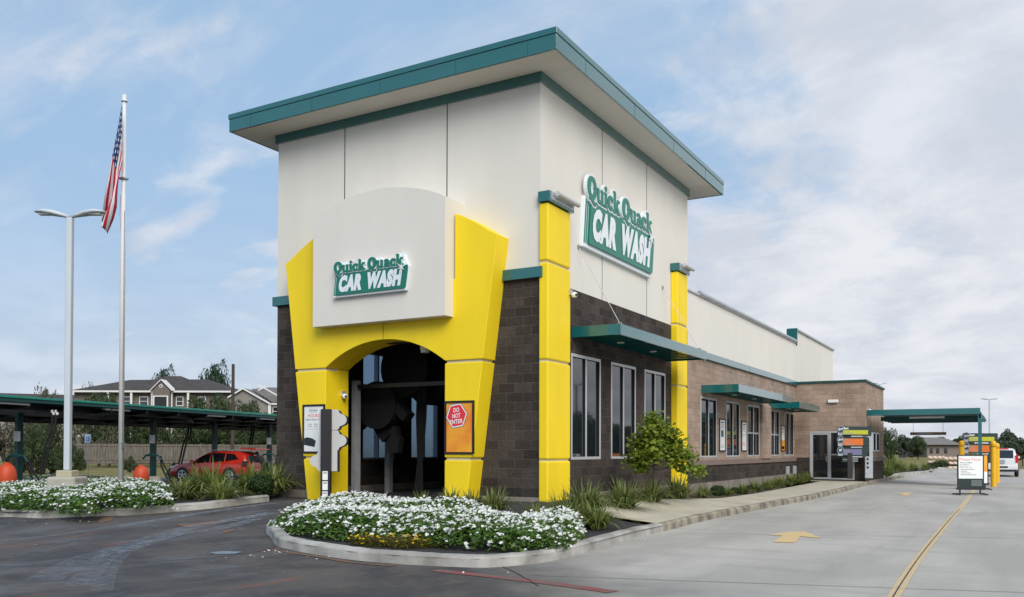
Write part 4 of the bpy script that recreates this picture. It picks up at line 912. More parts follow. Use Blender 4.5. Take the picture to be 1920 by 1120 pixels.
# ------------------------------------------------------------ vegetation
def leafquad(P, c, nrm, size, asp=.55, roll=None):
    n_ = nrm.normalized(); a = n_.orthogonal().normalized(); r_ = random.uniform(0, 6.28) if roll is None else roll
    b_ = n_.cross(a); u = a*math.cos(r_)+b_*math.sin(r_); v = n_.cross(u)
    u *= size; v *= size*asp
    P[1].append(tuple(len(P[0])+i for i in range(4))); P[0].extend([tuple(c-u), tuple(c-v*1+u*.1), tuple(c+u), tuple(c+v+u*.1)])
def rnd(k=1.0):
    return Vector((random.gauss(0, k), random.gauss(0, k), random.gauss(0, k)))
def inside(p, poly):
    x_, y_ = p; c = False; j = len(poly)-1
    for i in range(len(poly)):
        xi, yi = poly[i]; xj, yj = poly[j]
        if (yi > y_) != (yj > y_) and x_ < (xj-xi)*(y_-yi)/(yj-yi)+xi: c = not c
        j = i
    return c
def flowerbed(poly, name, nleaf, nfl, hmax, label, base=.10, fsz=.033, rim=.7, hole=None, lsz=1):
    xs = [p[0] for p in poly]; ys = [p[1] for p in poly]
    def edge(p):
        m_ = 9
        for i in range(len(poly)):
            a = Vector(poly[i]); b = Vector(poly[(i+1) % len(poly)]); q = Vector(p); ab = b-a
            t = max(0, min(1, (q-a).dot(ab)/max(ab.dot(ab), 1e-6))); m_ = min(m_, (q-a-ab*t).length)
        return m_
    def top(p):
        e = edge(p); f_ = min(1, e/rim); f_ = math.sqrt(max(0, 1-(1-f_)**2))
        bump = .5+.25*math.sin(p[0]*2.9+p[1]*1.7)+.25*math.sin(p[1]*4.1-p[0]*2.3+1)
        return hmax*(f_*.82+.06)*(.80+.28*bump)
    P = ([], []); cnt = 0
    while cnt < nleaf:
        p = (random.uniform(min(xs), max(xs)), random.uniform(min(ys), max(ys)))
        if not inside(p, poly) or (hole and Vector((p[0]-hole[0]-.25*(CAM.x-hole[0])/24, p[1]-hole[1]-.25*(CAM.y-hole[1])/24)).length < .68): continue
        if random.random() > (16/(Vector((p[0], p[1]))-CAM.xy).length)**2.6: continue
        t = top(p); z = hz(*p)+base+t*(1-abs(random.gauss(0, .22)))
        if z < hz(*p)+base: z = hz(*p)+base+.02
        nr = Vector((random.gauss(0, .5), random.gauss(0, .5)-.25, 1)); leafquad(P, Vector((p[0], p[1], z)), nr, random.uniform(.022, .045)*lsz); cnt += 1
    o = MB().add(P[0], P[1]).build(name+'_leaves' if False else name, 'leaf_bed'); tag(o, label, 'flower bed', None, 'stuff')
    F = ([], [], []); cnt = 0
    while cnt < nfl:
        p = (random.uniform(min(xs), max(xs)), random.uniform(min(ys), max(ys)))
        if not inside(p, poly) or (hole and Vector((p[0]-hole[0]-.25*(CAM.x-hole[0])/24, p[1]-hole[1]-.25*(CAM.y-hole[1])/24)).length < .68): continue
        if random.random() > (16/(Vector((p[0], p[1]))-CAM.xy).length)**2.6: continue
        dens = .62+.5*math.sin(p[0]*1.9+p[1]*1.1)*math.sin(p[1]*2.7-p[0]*.8)
        if random.random() > dens+.25: continue
        t = top(p); c = Vector((p[0], p[1], hz(*p)+base+t+random.uniform(-.03, .05)-(random.random() < .25)*random.uniform(0, .12)))
        for q_ in range(random.choice((1, 1, 2, 3, 4))):
            cc = c+Vector((random.gauss(0, .045), random.gauss(0, .045), random.gauss(0, .018)))*(q_ > 0)
            nr = Vector((random.gauss(0, .38)+.05, random.gauss(0, .38)-.35, 1)).normalized(); a = nr.orthogonal().normalized(); b_ = nr.cross(a); r0 = random.uniform(0, 6.28)
            s_ = fsz*random.uniform(.55, 1.1); k0 = len(F[0]); F[0].append(tuple(cc-nr*.008))
            for k in range(10):
                an = r0+k*math.pi/5; rr = s_*(random.uniform(.85, 1.05) if k % 2 else .62); F[0].append(tuple(cc+(a*math.cos(an)+b_*math.sin(an))*rr+nr*random.uniform(-.006, .010)))
            F[1].extend([(k0, k0+1+k, k0+1+(k+1) % 10) for k in range(10)])
        cnt += 1
    return F, o
fpoly = [(p.x, p.y) for p in (G(500, 992, .12), G(512, 985, .12), G(545, 1004, .12), G(600, 1012, .12), G(680, 1020, .12), G(760, 1022, .12), G(830, 1030, .12), G(980, 1038, .12), G(1060, 1032, .12), G(1095, 1015, .12), G(1092, 990, .12), G(1045, 982, .12), G(960, 975, .12), G(860, 968, .12), G(740, 962, .12), G(640, 955, .12), G(570, 966, .12))]
F, o = flowerbed(fpoly, 'flower_bed_foliage', 34000, 2150, .43, 'green foliage filling the kerbed island before the arch', fsz=.036, rim=.6)
q = MB().add(F[0], F[1]).build('white_flowers', 'petal'); tag(q, 'mass of small white flowers over the kerbed island before the arch', 'flowers', None, 'stuff')
lpoly = [(p.x, p.y) for p in (G(-70, 964, .12), G(0, 960, .12), G(108, 963, .12), G(128, 977, .03), G(175, 979, .03), G(192, 961, .12), G(325, 952, .12), G(318, 925, .12), G(250, 908, .12), G(180, 903, .12), G(0, 903, .12), G(-70, 905, .12))]
F, o = flowerbed(lpoly, 'flower_bed_foliage', 60000, 2900, .42, 'green foliage of the long bed around the lamp pedestal', fsz=.037, rim=.5, hole=(lp.x, lp.y, .42), lsz=1.25)
q = MB().add(F[0], F[1]).build('white_flowers', 'petal'); tag(q, 'mass of small white flowers in the left bed around the lamp', 'flowers', None, 'stuff')
# remove flowers that would pierce the lamp pedestal: lift nothing, pedestal is solid
ypoly = [(p.x, p.y) for p in (G(650, 1022, .12), G(700, 1012, .12), G(780, 1016, .12), G(832, 1026, .12), G(760, 1030, .12))]
P = ([], []); Fy = ([], [])
xs = [p[0] for p in ypoly]; ys = [p[1] for p in ypoly]
for _ in range(14000):
    p = (random.uniform(min(xs), max(xs)), random.uniform(min(ys), max(ys)))
    if not inside(p, ypoly): continue
    z = hz(*p)+.12+random.uniform(0, .12); leafquad(P, Vector((p[0], p[1], z)), Vector((random.gauss(0, .8), random.gauss(0, .8), 1)), random.uniform(.012, .022), .3)
    if random.random() < .02: leafquad(Fy, Vector((p[0], p[1], z+.03)), Vector((random.gauss(0, .4), -.4, 1)), .022, 1)
q = MB().add(P[0], P[1]).build('yellow_ground_cover', 'leaf_y'); tag(q, 'low olive ground cover at the front edge of the island', 'ground cover', None, 'stuff')
q = MB().add(Fy[0], Fy[1]).build('yellow_flowers', 'petal_y'); tag(q, 'few yellow flowers in the low ground cover near the kerb', 'flowers', None, 'stuff')

def clump_mesh(n, ln, seed, droop=1.0, wd=.012):
    random.seed(seed); vs, fs = [], []
    for _ in range(n):
        a = random.uniform(0, 6.28); l0 = ln*random.uniform(.55, 1.1); out_ = random.uniform(.15, 1.0)*droop
        b0 = Vector((math.cos(a), math.sin(a), 0)); side_ = Vector((-b0.y, b0.x, 0)); p0 = b0*random.uniform(0, .10)+side_*random.uniform(-.05, .05)
        k0 = len(vs); S = 5
        for i in range(S+1):
            t = i/S; r_ = l0*out_*(t**1.15)*1.25; h_ = l0*(t*(1.45-.45*out_)-.95*out_*t*t*t); w_ = wd*(1-t**2*.9)
            c = p0+b0*r_+Z*max(h_, .0); vs += [tuple(c-side_*w_), tuple(c+side_*w_)]
        fs += [(k0+2*i, k0+2*i+1, k0+2*i+3, k0+2*i+2) for i in range(S)]
    random.seed(seed+99); return vs, fs
CL = []
for k, (mt, ln) in enumerate((('blade', .46), ('blade2', .44), ('blade', .40))):
    v_, f_ = clump_mesh(230, ln, k+3, 1.0)
    me = bpy.data.meshes.new('grass_clump'); me.from_pydata(v_, [], f_); me.materials.append(M[mt]); CL.append(me)
def clump(p, s, k, label, group, cat='ornamental grass', name='grass_clump'):
    o = bpy.data.objects.new(name, CL[k]); COL.objects.link(o); o.location = p; o.scale = (s*1.35, s*1.35, s*.98); o.rotation_euler = (0, 0, random.uniform(0, 6.28)); tag(o, label, cat, group); return o
grp = 'ornamental grass clumps along the drive wall'
cl_pos = [(1098, 958, 1.35, 'first', 0), (1170, 950, 1.3, 'second', 0), (1222, 942, 1.15, 'third', 0), (1270, 936, 1.2, 'fourth', 0), (1118, 992, 1.0, None, 1), (1318, 933, .75, 'fifth', 1), (1362, 929, .6, 'sixth', 1), (1392, 926, .7, 'seventh', 1), (1415, 922, .8, 'eighth', 1), (1440, 918, .85, 'ninth', 1), (1460, 914, .9, 'tenth', 1), (1482, 910, .95, 'eleventh', 1), (1500, 907, 1.0, 'twelfth', 1), (1512, 904, .95, 'thirteenth', 1)]
for (px, py, s, w_, k) in cl_pos:
    p = G(px, py, .12)
    clump(p, s, k, (w_+' arching grass clump from the near corner along the drive wall') if w_ else 'arching grass clump alone in the mulch before the sidewalk end', grp)
grp = 'low grass clumps at the foot of the arch front'
for i, (px, py, s) in enumerate(((790, 950, .7), (845, 952, .75), (885, 958, .9), (925, 960, .95), (1000, 964, .8), (1060, 980, 1.1), (1035, 970, .8))):
    clump(G(px, py, .12), s, 0 if i % 2 else 2, ('leftmost', 'second', 'third', 'fourth', 'fifth', 'rightmost', 'sixth')[i]+' low grass clump behind the white island flowers', grp)
grp = 'grass clumps in the left bed beside the tower'
for i, (px, py, s, k) in enumerate(((395, 932, 1.7, 1), (470, 926, 1.6, 1), (345, 938, 1.1, 2), (415, 940, 1.1, 1), (508, 926, 1.6, 1), (330, 930, 1.0, 2), (375, 928, 1.3, 0))):
    clump(G(px, py, .1), s, k, ('large bright grass clump below the rear wheel of the red car', 'large bright grass clump just left of the black box post', 'reddish grass clump next to the end of the white flowers', 'low grass clump by the kerb left of the black box post', 'tall grass clump touching the left tower corner', 'small grass clump at the right end of the left flowers', 'green grass clump below the front door of the red car')[i], grp)
# round dark shrubs
def blob(n, rx, rz_, size, seed, flat_=0):
    random.seed(seed); P = ([], [])
    for _ in range(n):
        d = rnd().normalized(); rr = random.uniform(.75, 1.02)*(1+.12*math.sin(d.x*5+seed)*math.cos(d.y*6)); c = Vector((d.x*rx*rr, d.y*rx*rr, rz_+d.z*rz_*rr))
        if c.z < 0: c.z = abs(c.z)*.3
        leafquad(P, c, d+rnd(.5), size*random.uniform(.7, 1.3))
    return P
P = blob(1800, .36, .30, .035, 4); shm = bpy.data.meshes.new('round_shrub'); shm.from_pydata(P[0], [], P[1]); shm.materials.append(M['leaf_box'])
for i, (px, py, s, lab) in enumerate(((1345, 931, .55, 'small dark round shrub after the fifth grass clump along the drive wall'), (1378, 928, .4, 'tiny dark shrub between grass clumps along the drive wall'), (1405, 924, .4, 'dark low shrub right of the tiny shrub along the drive wall'), (372, 934, .7, 'rounded dark shrub behind the exit lane kerb'), (490, 930, .85, 'dark shrub against the left tower corner'), (345, 938, .5, 'dark shrub beside the white flowers at the exit lane kerb'))):
    o = bpy.data.objects.new('round_shrub', shm); COL.objects.link(o); o.location = G(px, py, .1); o.scale = (s*1.1, s*1.1, s); tag(o, lab, 'shrub', 'small dark shrubs in the beds')
# sapling with heart shaped leaves
sp0 = G(1226, 944, .1); sap = empty('sapling', tuple(sp0), 0, 'young tree with broad yellow green leaves before the second yellow pilaster', 'tree')
random.seed(21)
tr = MB(); tr.tube([(0, 0, 0), (.01, 0, .5), (-.02, .02, .9), (-.03, .0, 1.3), (.02, 0, 1.7)], [.028, .024, .02, .016, .008], 8)
tips = []
for k in range(17):
    z_ = random.uniform(.9, 1.7); a = random.uniform(0, 6.28); ln = random.uniform(.3, .7)*(1.15-.35*(z_-.6)); e = Vector((math.cos(a)*ln, math.sin(a)*ln, z_+random.uniform(.0, .28)))
    mid_ = Vector((e.x*.5, e.y*.5, z_+.16)); tr.tube([(0, 0, z_-.05), tuple(mid_), tuple(e)], [.012, .008, .004], 5); tips += [mid_, e, (mid_+e)/2, e*.8+Vector((0, 0, .08))]
for lat, h_ in ((.95, .80), (.75, .9), (1.05, .78), (.85, 1.15), (-.34, .95), (-.36, 1.4), (-.3, 1.15), (-.38, .85), (.45, 1.6), (.2, 1.85), (-.1, 1.95), (0, 2.05), (.3, 1.7)):
    e = RH*lat; e.z = h_; mid_ = e*.5; mid_.z = h_*.5+.45; tr.tube([(0, 0, min(h_, .9)), tuple(mid_), tuple(e)], [.012, .008, .004], 5); tips += [e, e, (mid_+e)/2]
tr.build('trunk', 'bark', sap)
P = ([], []); vs, fs = [], []
for _ in range(2900):
    c = random.choice(tips)+Vector((random.gauss(0, .10), random.gauss(0, .10), random.gauss(-.02, .08)))
    nr = Vector((random.gauss(0, .6), random.gauss(-.3, .6), .9)).normalized(); a = nr.orthogonal().normalized(); r0 = random.uniform(0, 6.28); b_ = nr.cross(a)
    u = a*math.cos(r0)+b_*math.sin(r0); v = nr.cross(u); s = random.uniform(.034, .06); k0 = len(vs)
    for (x_, y_) in ((-.85, 0), (-1, .45), (-.6, .85), (.1, .7), (1.1, 0), (.1, -.7), (-.6, -.85), (-1, -.45)): vs.append(tuple(c+u*x_*s+v*y_*s-nr*abs(y_)*s*.25))
    fs.append(tuple(range(k0, k0+8)))
MB().add(vs, fs).build('crown', 'leaf_sap', sap)

# trees of the distance
def crown(name, n, rad, ht, size, seed, material, clumps=26, sparse=.5, cone=0):
    random.seed(seed); C_ = []
    for _ in range(clumps):
        d = rnd().normalized()*random.uniform(.35, 1)**.6; z_ = (d.z*.5+.5)*ht
        k = 1-cone*(z_/ht); C_.append((Vector((d.x*rad*k, d.y*rad*k, z_)), random.uniform(.18, .34)*rad))
    P = ([], [])
    for _ in range(n):
        c, r_ = random.choice(C_); d = rnd().normalized(); q = c+Vector((d.x*r_, d.y*r_, d.z*r_*.75))*random.uniform(.5, 1.1)**sparse
        leafquad(P, q, d+rnd(.6)+Vector((0, 0, .4)), size*random.uniform(.6, 1.3))
    me = bpy.data.meshes.new(name); me.from_pydata(P[0], [], P[1]); me.materials.append(M[material]); return me, C_
CR = {}
def tree(kind, px, ybase, ytop, dep, wpx, label, group, name='tree', cat='tree', zb=None, trunk=.28):
    """a tree of the given kind whose crown top shows at ytop"""
    base = AT(px, ybase, dep); top_ = AT(px, ytop, dep); base.z = (-.3 if zb is None else zb); Ht = top_.z-base.z; wd = wpx*dep/FPX
    if kind not in CR:
        spec = {'broad': (11000, 1, 1.0, .036, 11, 'leaf_tree', 34, .5, 0), 'pine': (6500, 1, 1.0, .042, 5, 'leaf_pine', 30, .6, .25), 'far': (3600, 1, 1.0, .075, 8, 'leaf_far', 26, .5, 0),
                'bush': (9000, 1, 1.0, .036, 15, 'leaf_tree', 30, .4, 0), 'thin': (1100, 1, 1.0, .05, 19, 'leaf_brown', 22, 1.2, 0), 'brownbush': (3600, 1, 1.0, .05, 29, 'leaf_brown', 30, .5, 0)}[kind]
        CR[kind] = crown('crown', *spec)
    me, C_ = CR[kind]
    t = (trunk if 'drive' in group else trunk*.45) if kind != 'bush' else .05
    root = empty(name, tuple(base), random.uniform(0, 6.28), label, cat, group)
    cr = bpy.data.objects.new('crown', me); COL.objects.link(cr); cr.parent = root; cr.location = (0, 0, Ht*t); cr.scale = (wd/2*.85, wd/2*.85, Ht*(1-t)*.93)
    m_ = MB(); r0 = max(.06, Ht*.022); m_.tube([(0, 0, 0), (.02*Ht, 0, Ht*t), (0, .01*Ht, Ht*(t+.55*(1-t)))], [r0, r0*.8, r0*.3], 7)
    for c, r_ in C_[:9]: m_.tube([(.01*Ht, 0, Ht*t*(.9)), (c.x*wd/2*.5, c.y*wd/2*.5, Ht*t+c.z*.5*Ht*(1-t)), (c.x*wd/2*.8, c.y*wd/2*.8, Ht*t+c.z*.9*Ht*(1-t))], [r0*.45, r0*.3, r0*.1], 5)
    m_.build('trunk', 'bark', root)
    return root
g1 = 'trees beyond the vacuum canopy'
tree('pine', 397, 850, 664, 124, 92, 'taller rounded pine behind the apartment roof, right of the other pine', g1)
tree('pine', 302, 850, 674, 128, 80, 'shorter rounded pine showing behind the middle of the apartment roof', g1)
tree('thin', 168, 850, 700, 118, 50, 'thin bare looking tree at the left end of the apartment roof', g1)
tree('brownbush', 80, 850, 722, 105, 62, 'brownish tree in front of the far left roof', g1)
tree('broad', 185, 866, 738, 88, 120, 'mid green tree in front of the left half of the apartment house', g1)
tree('broad', 390, 866, 742, 95, 110, 'broad green tree in front of the right half of the apartment house', g1)
tree('broad', 455, 866, 752, 96, 90, 'dark green tree left of the tower below the gabled house', g1)
tree('bush', 335, 868, 790, 94, 80, 'leafy bush between the fence and the apartment house', g1, cat='tree')
tree('brownbush', 20, 875, 780, 64, 120, 'brown grey bush at the far left under the canopy', g1)
tree('bush', 95, 875, 776, 62, 100, 'bright green bush right of the far left canopy post', g1)
tree('bush', 60, 878, 800, 58, 90, 'low green bush behind the far left vacuum hoses', g1)
tree('bush', 130, 878, 830, 57, 60, 'dark bush at the left end of the wooden fence', g1)
tree('bush', 245, 872, 856, 66, 30, 'small dark bush at the foot of the wooden fence', g1, cat='bush')
tree('bush', 325, 893, 868, 50, 26, 'small weed bush before the nose of the red car', g1, cat='bush')
tree('broad', 285, 866, 775, 92, 70, 'dark tree under the canopy just left of the canopy post by the red car', g1)
tree('broad', 240, 866, 772, 91, 80, 'dark tree just right of the flagpole below the apartment house', g1)
tree('broad', 425, 866, 770, 96, 80, 'dark tree above the roof of the red car', g1)
tree('broad', 500, 866, 775, 98, 70, 'dark tree touching the left edge of the tower', g1)
tree('brownbush', 205, 868, 800, 87, 60, 'thin grey bush over the fence left of the flagpole', g1, cat='tree')
g2 = 'trees beyond the drive'
for i, (px, yt, dep, wpx, kd, lab) in enumerate(((1668, 803, 66, 34, 'broad', 'dark tree right beside the office corner under the drive canopy'), (1696, 818, 150, 60, 'far', 'greyish tree right of the dark tree under the drive canopy'), (1722, 818, 120, 44, 'broad', 'rounded green tree left of the far brick building'), (1760, 822, 190, 70, 'far', 'dim tree line tree behind the far brick building'), (1800, 820, 180, 60, 'far', 'dim tree just left of the second menu board'), (1885, 815, 105, 70, 'far', 'dark tree behind the white vehicle'), (1893, 808, 130, 46, 'far', 'taller tree above the roof of the white vehicle'), (1918, 824, 100, 60, 'far', 'dark tree at the right border of the photo'), (1645, 826, 170, 60, 'far', 'dim tree mostly hidden behind the office corner'))):
    tree(kd, px, 880, yt, dep, wpx, lab, g2)
for i, (px, py, s) in enumerate(((1672, 885, 2.2), (1662, 893, 1.6), (1690, 884, 1.5), (1712, 883, 1.3), (1735, 882.5, 1.2))):
    clump(G(px, py, .1), s, 1, ('tall bright', 'nearest', 'middle', 'second to last', 'rightmost')[i]+' bushy grass clump on the far bed beyond the office', 'grass clumps on the far bed')
for i, (px, py, s) in enumerate(((1764, 879, 1.2), (1786, 879, 1.2), (1748, 879.5, .9))):
    o = bpy.data.objects.new('round_shrub', shm); COL.objects.link(o); o.location = G(px, py, .0); o.scale = (s*1.5, s*1.5, s); tag(o, ('middle', 'right', 'left')[i]+' dark shrub at the foot of the striped barricades', 'shrub', 'dark shrubs under the barricades')
# trees and a lamp across the drive: the tower windows mirror them
for i in range(12):
    a_r = R(13.5+i*2.1); rr_ = 76+random.uniform(-5, 5); p = Vector((rr_*math.sin(a_r), 5+rr_*math.cos(a_r), -.2)); me = CR['broad'][0]; root = empty('tree', tuple(p), i, 'broad tree across the drive, seen only as a dark reflection in the glass', 'tree', 'trees across the drive')
    s = random.uniform(2.6, 4.2); cr = bpy.data.objects.new('crown', me); COL.objects.link(cr); cr.parent = root; cr.location = (0, 0, .6); cr.scale = (s*1.3, s*1.3, s*1.25)
    MB().tube([(0, 0, 0), (0, 0, 3)], [.3, .15]).build('trunk', 'bark', root)
r = empty('street_lamp', (20.2, 44, 0), .4, 'street lamp across the drive, seen only as a reflection in the first window', 'street lamp', 'twin headed street lamps')
MB().cyl((0, 0, 0), (0, 0, 6.4), .1, .08, 10).build('pole', 'black', r); lamp_heads(r, 6.4)

# ------------------------------------------------------------ wooden fence, houses, utility pole
fd_ = empty('wooden_fence', (0, 0, 0), 0, 'weathered vertical board fence behind the vacuum lot', 'fence')
pA, pB = AT(132, 868, 80), AT(560, 866, 96); pA.z = pB.z = .1; dirf = (pB-pA); LN = dirf.length; dirf.normalize(); nf = Vector((dirf.y, -dirf.x, 0))
mb = MB(); random.seed(3); t = 0; 
while t < LN:
    h_ = 1.85+random.uniform(-.02, .02); c = pA+dirf*(t+.065)+nf*random.uniform(-.012, .012); mb.obox(c+Z*(h_/2), dirf*.062, nf*.012, Z*h_/2); t += .14
mb.build('boards', 'fence', fd_)
mb = MB()
for z_ in (.35, 1.70): mb.obox((pA+pB)/2+Z*z_+nf*.04, dirf*LN/2, nf*.025, Z*.05)
t = 0
while t < LN: mb.obox(pA+dirf*t+nf*.03+Z*.95, dirf*.06, nf*.06, Z*.96); t += 2.45
mb.build('rails_and_posts', 'fence', fd_)
up_ = AT(437, 683, 78); ub = up_.copy(); ub.z = -.3
u = empty('utility_pole', tuple(ub), 0, 'bare dark wooden utility pole beside the gabled house', 'utility pole'); MB().tube([(0, 0, 0), (.02, 0, up_.z+.3)], [.17, .13], 10).build('shaft', 'bark', u)
mb = MB(); mb.cyl((-.5, 0, up_.z-.55), (-.35, 0, up_.z-.75), .06, n=8); mb.box(-.4, 0, -.02, .02, up_.z-.7, up_.z-.66); mb.build('bracket', 'galv', u)
# apartment house: local frame along the picture plane
def house_frame(px, dep, turn=0):
    p = AT(px, 845, dep); p.z = -.3; r = empty('apartment_house', tuple(p), YAW+turn); return r
d1 = 108.0; s1 = FPX/d1
h1 = house_frame(285, d1); tag(h1, 'brown roofed taupe apartment house with a white trimmed centre gable behind the fence', 'house')
def lx_(px): return (px-285)/s1
def lz_(py): return (845.5-py)/s1+1.5+.3
eave = lz_(738)
MB().box(lx_(138), lx_(428), 0, 14, 0, eave).build('wall', 'siding', h1)
mb = MB()   # hip roof
a, b, c, d = lx_(130), lx_(436), -.8, 14.8; r0, r1, rz_, ry = lx_(196), lx_(352), lz_(708), 7
mb.add([(a, c, eave), (b, c, eave), (b, d, eave), (a, d, eave), (r0, ry, rz_), (r1, ry, rz_+.1)], [(0, 1, 5, 4), (1, 2, 5), (2, 3, 4, 5), (3, 0, 4), (0, 3, 2, 1)])
mb.add([(lx_(225), c+.1, eave+.01), (lx_(385), c+.1, eave+.01), (lx_(385), ry+2, eave+.01), (lx_(225), ry+2, eave+.01), (lx_(278), ry-2, rz_+.35), (lx_(310), ry-2, rz_+.35)], [(0, 1, 5, 4), (1, 2, 5), (2, 3, 4, 5), (3, 0, 4)])
recalc(mb.build('roof', 'shingle', h1))
MB().box(a, b, c-.06, c, eave-.16, eave+.06).build('gutter', 'trim', h1)
g0, g1_, ga = lx_(288), lx_(330), lz_(717); gx = (g0+g1_)/2
mb = MB().prism([(g0+.3, eave-.2), (g1_-.3, eave-.2), (g1_-.3, eave), (gx, ga-.3), (g0+.3, eave)], (0, -1.3, 0), X, Z, Y, 1.4); recalc(mb.build('gable', 'siding', h1))
mb = MB().box(g0+.35, g1_-.35, -1.3, 0, 0, eave-.2); mb.build('centre_bay', 'siding', h1)
mb = MB()
for sx in (g0, g1_):
    dx = gx-sx; n_ = Vector((dx, 0, ga-eave)); L0 = n_.length; n_.normalize(); mb.obox(Vector((sx+dx/2, -.6, (ga+eave)/2)), n_*L0/2, Y*.80, n_.cross(Y)*.045)
recalc(mb.build('gable_roof', 'trim', h1))
mb = MB(); mb.cyl((gx, -1.32, lz_(729.5)), (gx, -1.38, lz_(729.5)), .22, n=16); mb.build('round_vent', 'trim', h1)
mb = MB(); mb.cyl((gx, -1.37, lz_(729.5)), (gx, -1.40, lz_(729.5)), .13, n=16); mb.build('vent_opening', 'siding', h1)
def hwin(root, x0_, x1_, z0_, z1_, y_, glass='glass', tr=.10):
    f = MB(); f.box(x0_-tr, x0_, y_-.05, y_+.03, z0_-tr, z1_+tr); f.box(x1_, x1_+tr, y_-.05, y_+.03, z0_-tr, z1_+tr); f.box(x0_, x1_, y_-.05, y_+.03, z1_, z1_+tr); f.box(x0_, x1_, y_-.05, y_+.03, z0_-tr, z0_)
    f.box(x0_, x1_, y_-.03, y_+.02, (z0_+z1_)/2-.03, (z0_+z1_)/2+.03)
    fo = f.build('window', 'trim', root); MB().box(x0_, x1_, y_-.01, y_+.02, z0_, z1_).build('pane', glass, fo)
for row in (0, -3.1):
    for (pa, pb) in ((262, 276), (331, 342), (231, 245), (176, 188), (372, 384), (400, 412)): hwin(h1, lx_(pa), lx_(pb), lz_(764)+row, lz_(749)+row, -.02)
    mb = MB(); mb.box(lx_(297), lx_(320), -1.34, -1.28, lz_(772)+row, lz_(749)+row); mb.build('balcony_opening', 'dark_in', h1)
    f = MB(); f.box(lx_(294.5), lx_(297), -1.4, -1.3, lz_(774)+row, lz_(747)+row); f.box(lx_(320), lx_(322.5), -1.4, -1.3, lz_(774)+row, lz_(747)+row); f.box(lx_(297), lx_(320), -1.4, -1.3, lz_(749)+row, lz_(747)+row); f.build('balcony_trim', 'trim', h1)
for pxc in (207, 250, 289, 325, 356): MB().box(lx_(pxc)-.12, lx_(pxc)+.12, -.8, -.56, 0, eave-.1).build('porch_column', 'trim', h1)
mb = MB()
for zz_ in (lz_(823), lz_(775)): mb.box(lx_(150), lx_(425), -.7, -.62, zz_, zz_+.18)
mb.build('balcony_rail', 'trim', h1)
# gabled house on the right of it
d2 = 106.0; s2 = FPX/d2; h2 = empty('gabled_house', tuple(AT(480, 845, d2).xy)+(-.3,), YAW, 'grey beige house with two white edged gables touching the tower edge', 'house')
def ax_(px): return (px-480)/s2
def az_(py): return (845.2-py)/s2+1.8
MB().prism([(ax_(430), 0), (ax_(505), 0), (ax_(505), az_(758)), (ax_(456), az_(732)), (ax_(430), az_(747))], (0, 0, 0), X, Z, Y, 10).build('wall', 'siding2', h2)
recalc(h2.children[0])
mb = MB(); mb.box(ax_(505), ax_(600), .5, 10, 0, az_(758)); mb.build('rear_wall', 'siding2', h2)
mb = MB(); 
def rp(mb, p, q, y0_, y1_, th, m=0):
    mb.add([(p[0], y0_, p[1]), (q[0], y0_, q[1]), (q[0], y1_, q[1]), (p[0], y1_, p[1]), (p[0], y0_, p[1]-th), (q[0], y0_, q[1]-th), (q[0], y1_, q[1]-th), (p[0], y1_, p[1]-th)], [(0, 1, 2, 3), (4, 5, 6, 7), (0, 1, 5, 4), (1, 2, 6, 5), (2, 3, 7, 6), (3, 0, 4, 7)], m)
rp(mb, (ax_(428), az_(748)), (ax_(456), az_(731)), -.3, 12, .12); rp(mb, (ax_(456), az_(731)), (ax_(508), az_(760)), -.3, 12, .12)
mb.add([(ax_(456), 3, az_(731)+.1), (ax_(510), 0, az_(757)), (ax_(600), 0, az_(757)), (ax_(600), 5, az_(728)), (ax_(484), 5, az_(724))], [(0, 1, 2, 3, 4)])
recalc(mb.build('roof', 'shingle2', h2))
mb = MB(); rp(mb, (ax_(428), az_(747.5)), (ax_(456), az_(730.5)), -.38, -.3, .20); rp(mb, (ax_(456), az_(730.5)), (ax_(508), az_(759.5)), -.38, -.3, .20); rp(mb, (ax_(470), az_(731)), (ax_(484), az_(723)), 2.9, 3.0, .2); rp(mb, (ax_(484), az_(723)), (ax_(545), az_(757)), -.4, -.3, .18)
mb.box(ax_(503), ax_(508), -.2, -.02, 0, az_(761)); mb.box(ax_(508), ax_(560), -.1, .0, az_(762), az_(759)); recalc(mb.build('trim_boards', 'trim', h2))
hwin(h2, ax_(510), ax_(520), az_(782), az_(767), .48); hwin(h2, ax_(510), ax_(520), az_(818), az_(802), .48)
mb = MB(); mb.box(ax_(495), ax_(560), -.9, -.8, az_(836), az_(829)); mb.box(ax_(495), ax_(560), -.9, -.8, az_(845), az_(841)); mb.build('porch_rail', 'trim', h2)
h3 = empty('distant_house', tuple(AT(50, 845, 125).xy)+(-.3,), YAW, 'low grey roofed house at the far left beyond the canopy', 'house'); s3 = FPX/125
MB().box(-8, 8, 0, 10, 0, 108/s3*1).build('wall', 'siding2', h3)
mb = MB(); mb.add([(-9, -1, 106/s3), (9, -1, 106/s3), (9, 11, 106/s3), (-9, 11, 106/s3), (-7, 5, 112/s3+1.5), (5.5, 5, 112/s3+1.2)], [(0, 1, 5, 4), (1, 2, 5), (2, 3, 4, 5), (3, 0, 4), (0, 3, 2, 1)]); recalc(mb.build('roof', 'shingle', h3))
h4 = empty('brick_building', tuple(AT(1768, 845, 165).xy)+(-.3,), YAW, 'low grey brown building with square windows far beyond the barricades', 'building'); s4 = FPX/165
bx_ = lambda px: (px-1768)/s4
MB().box(bx_(1738), bx_(1800), 0, 12, 0, 3.0).build('wall', 'farbrick', h4)
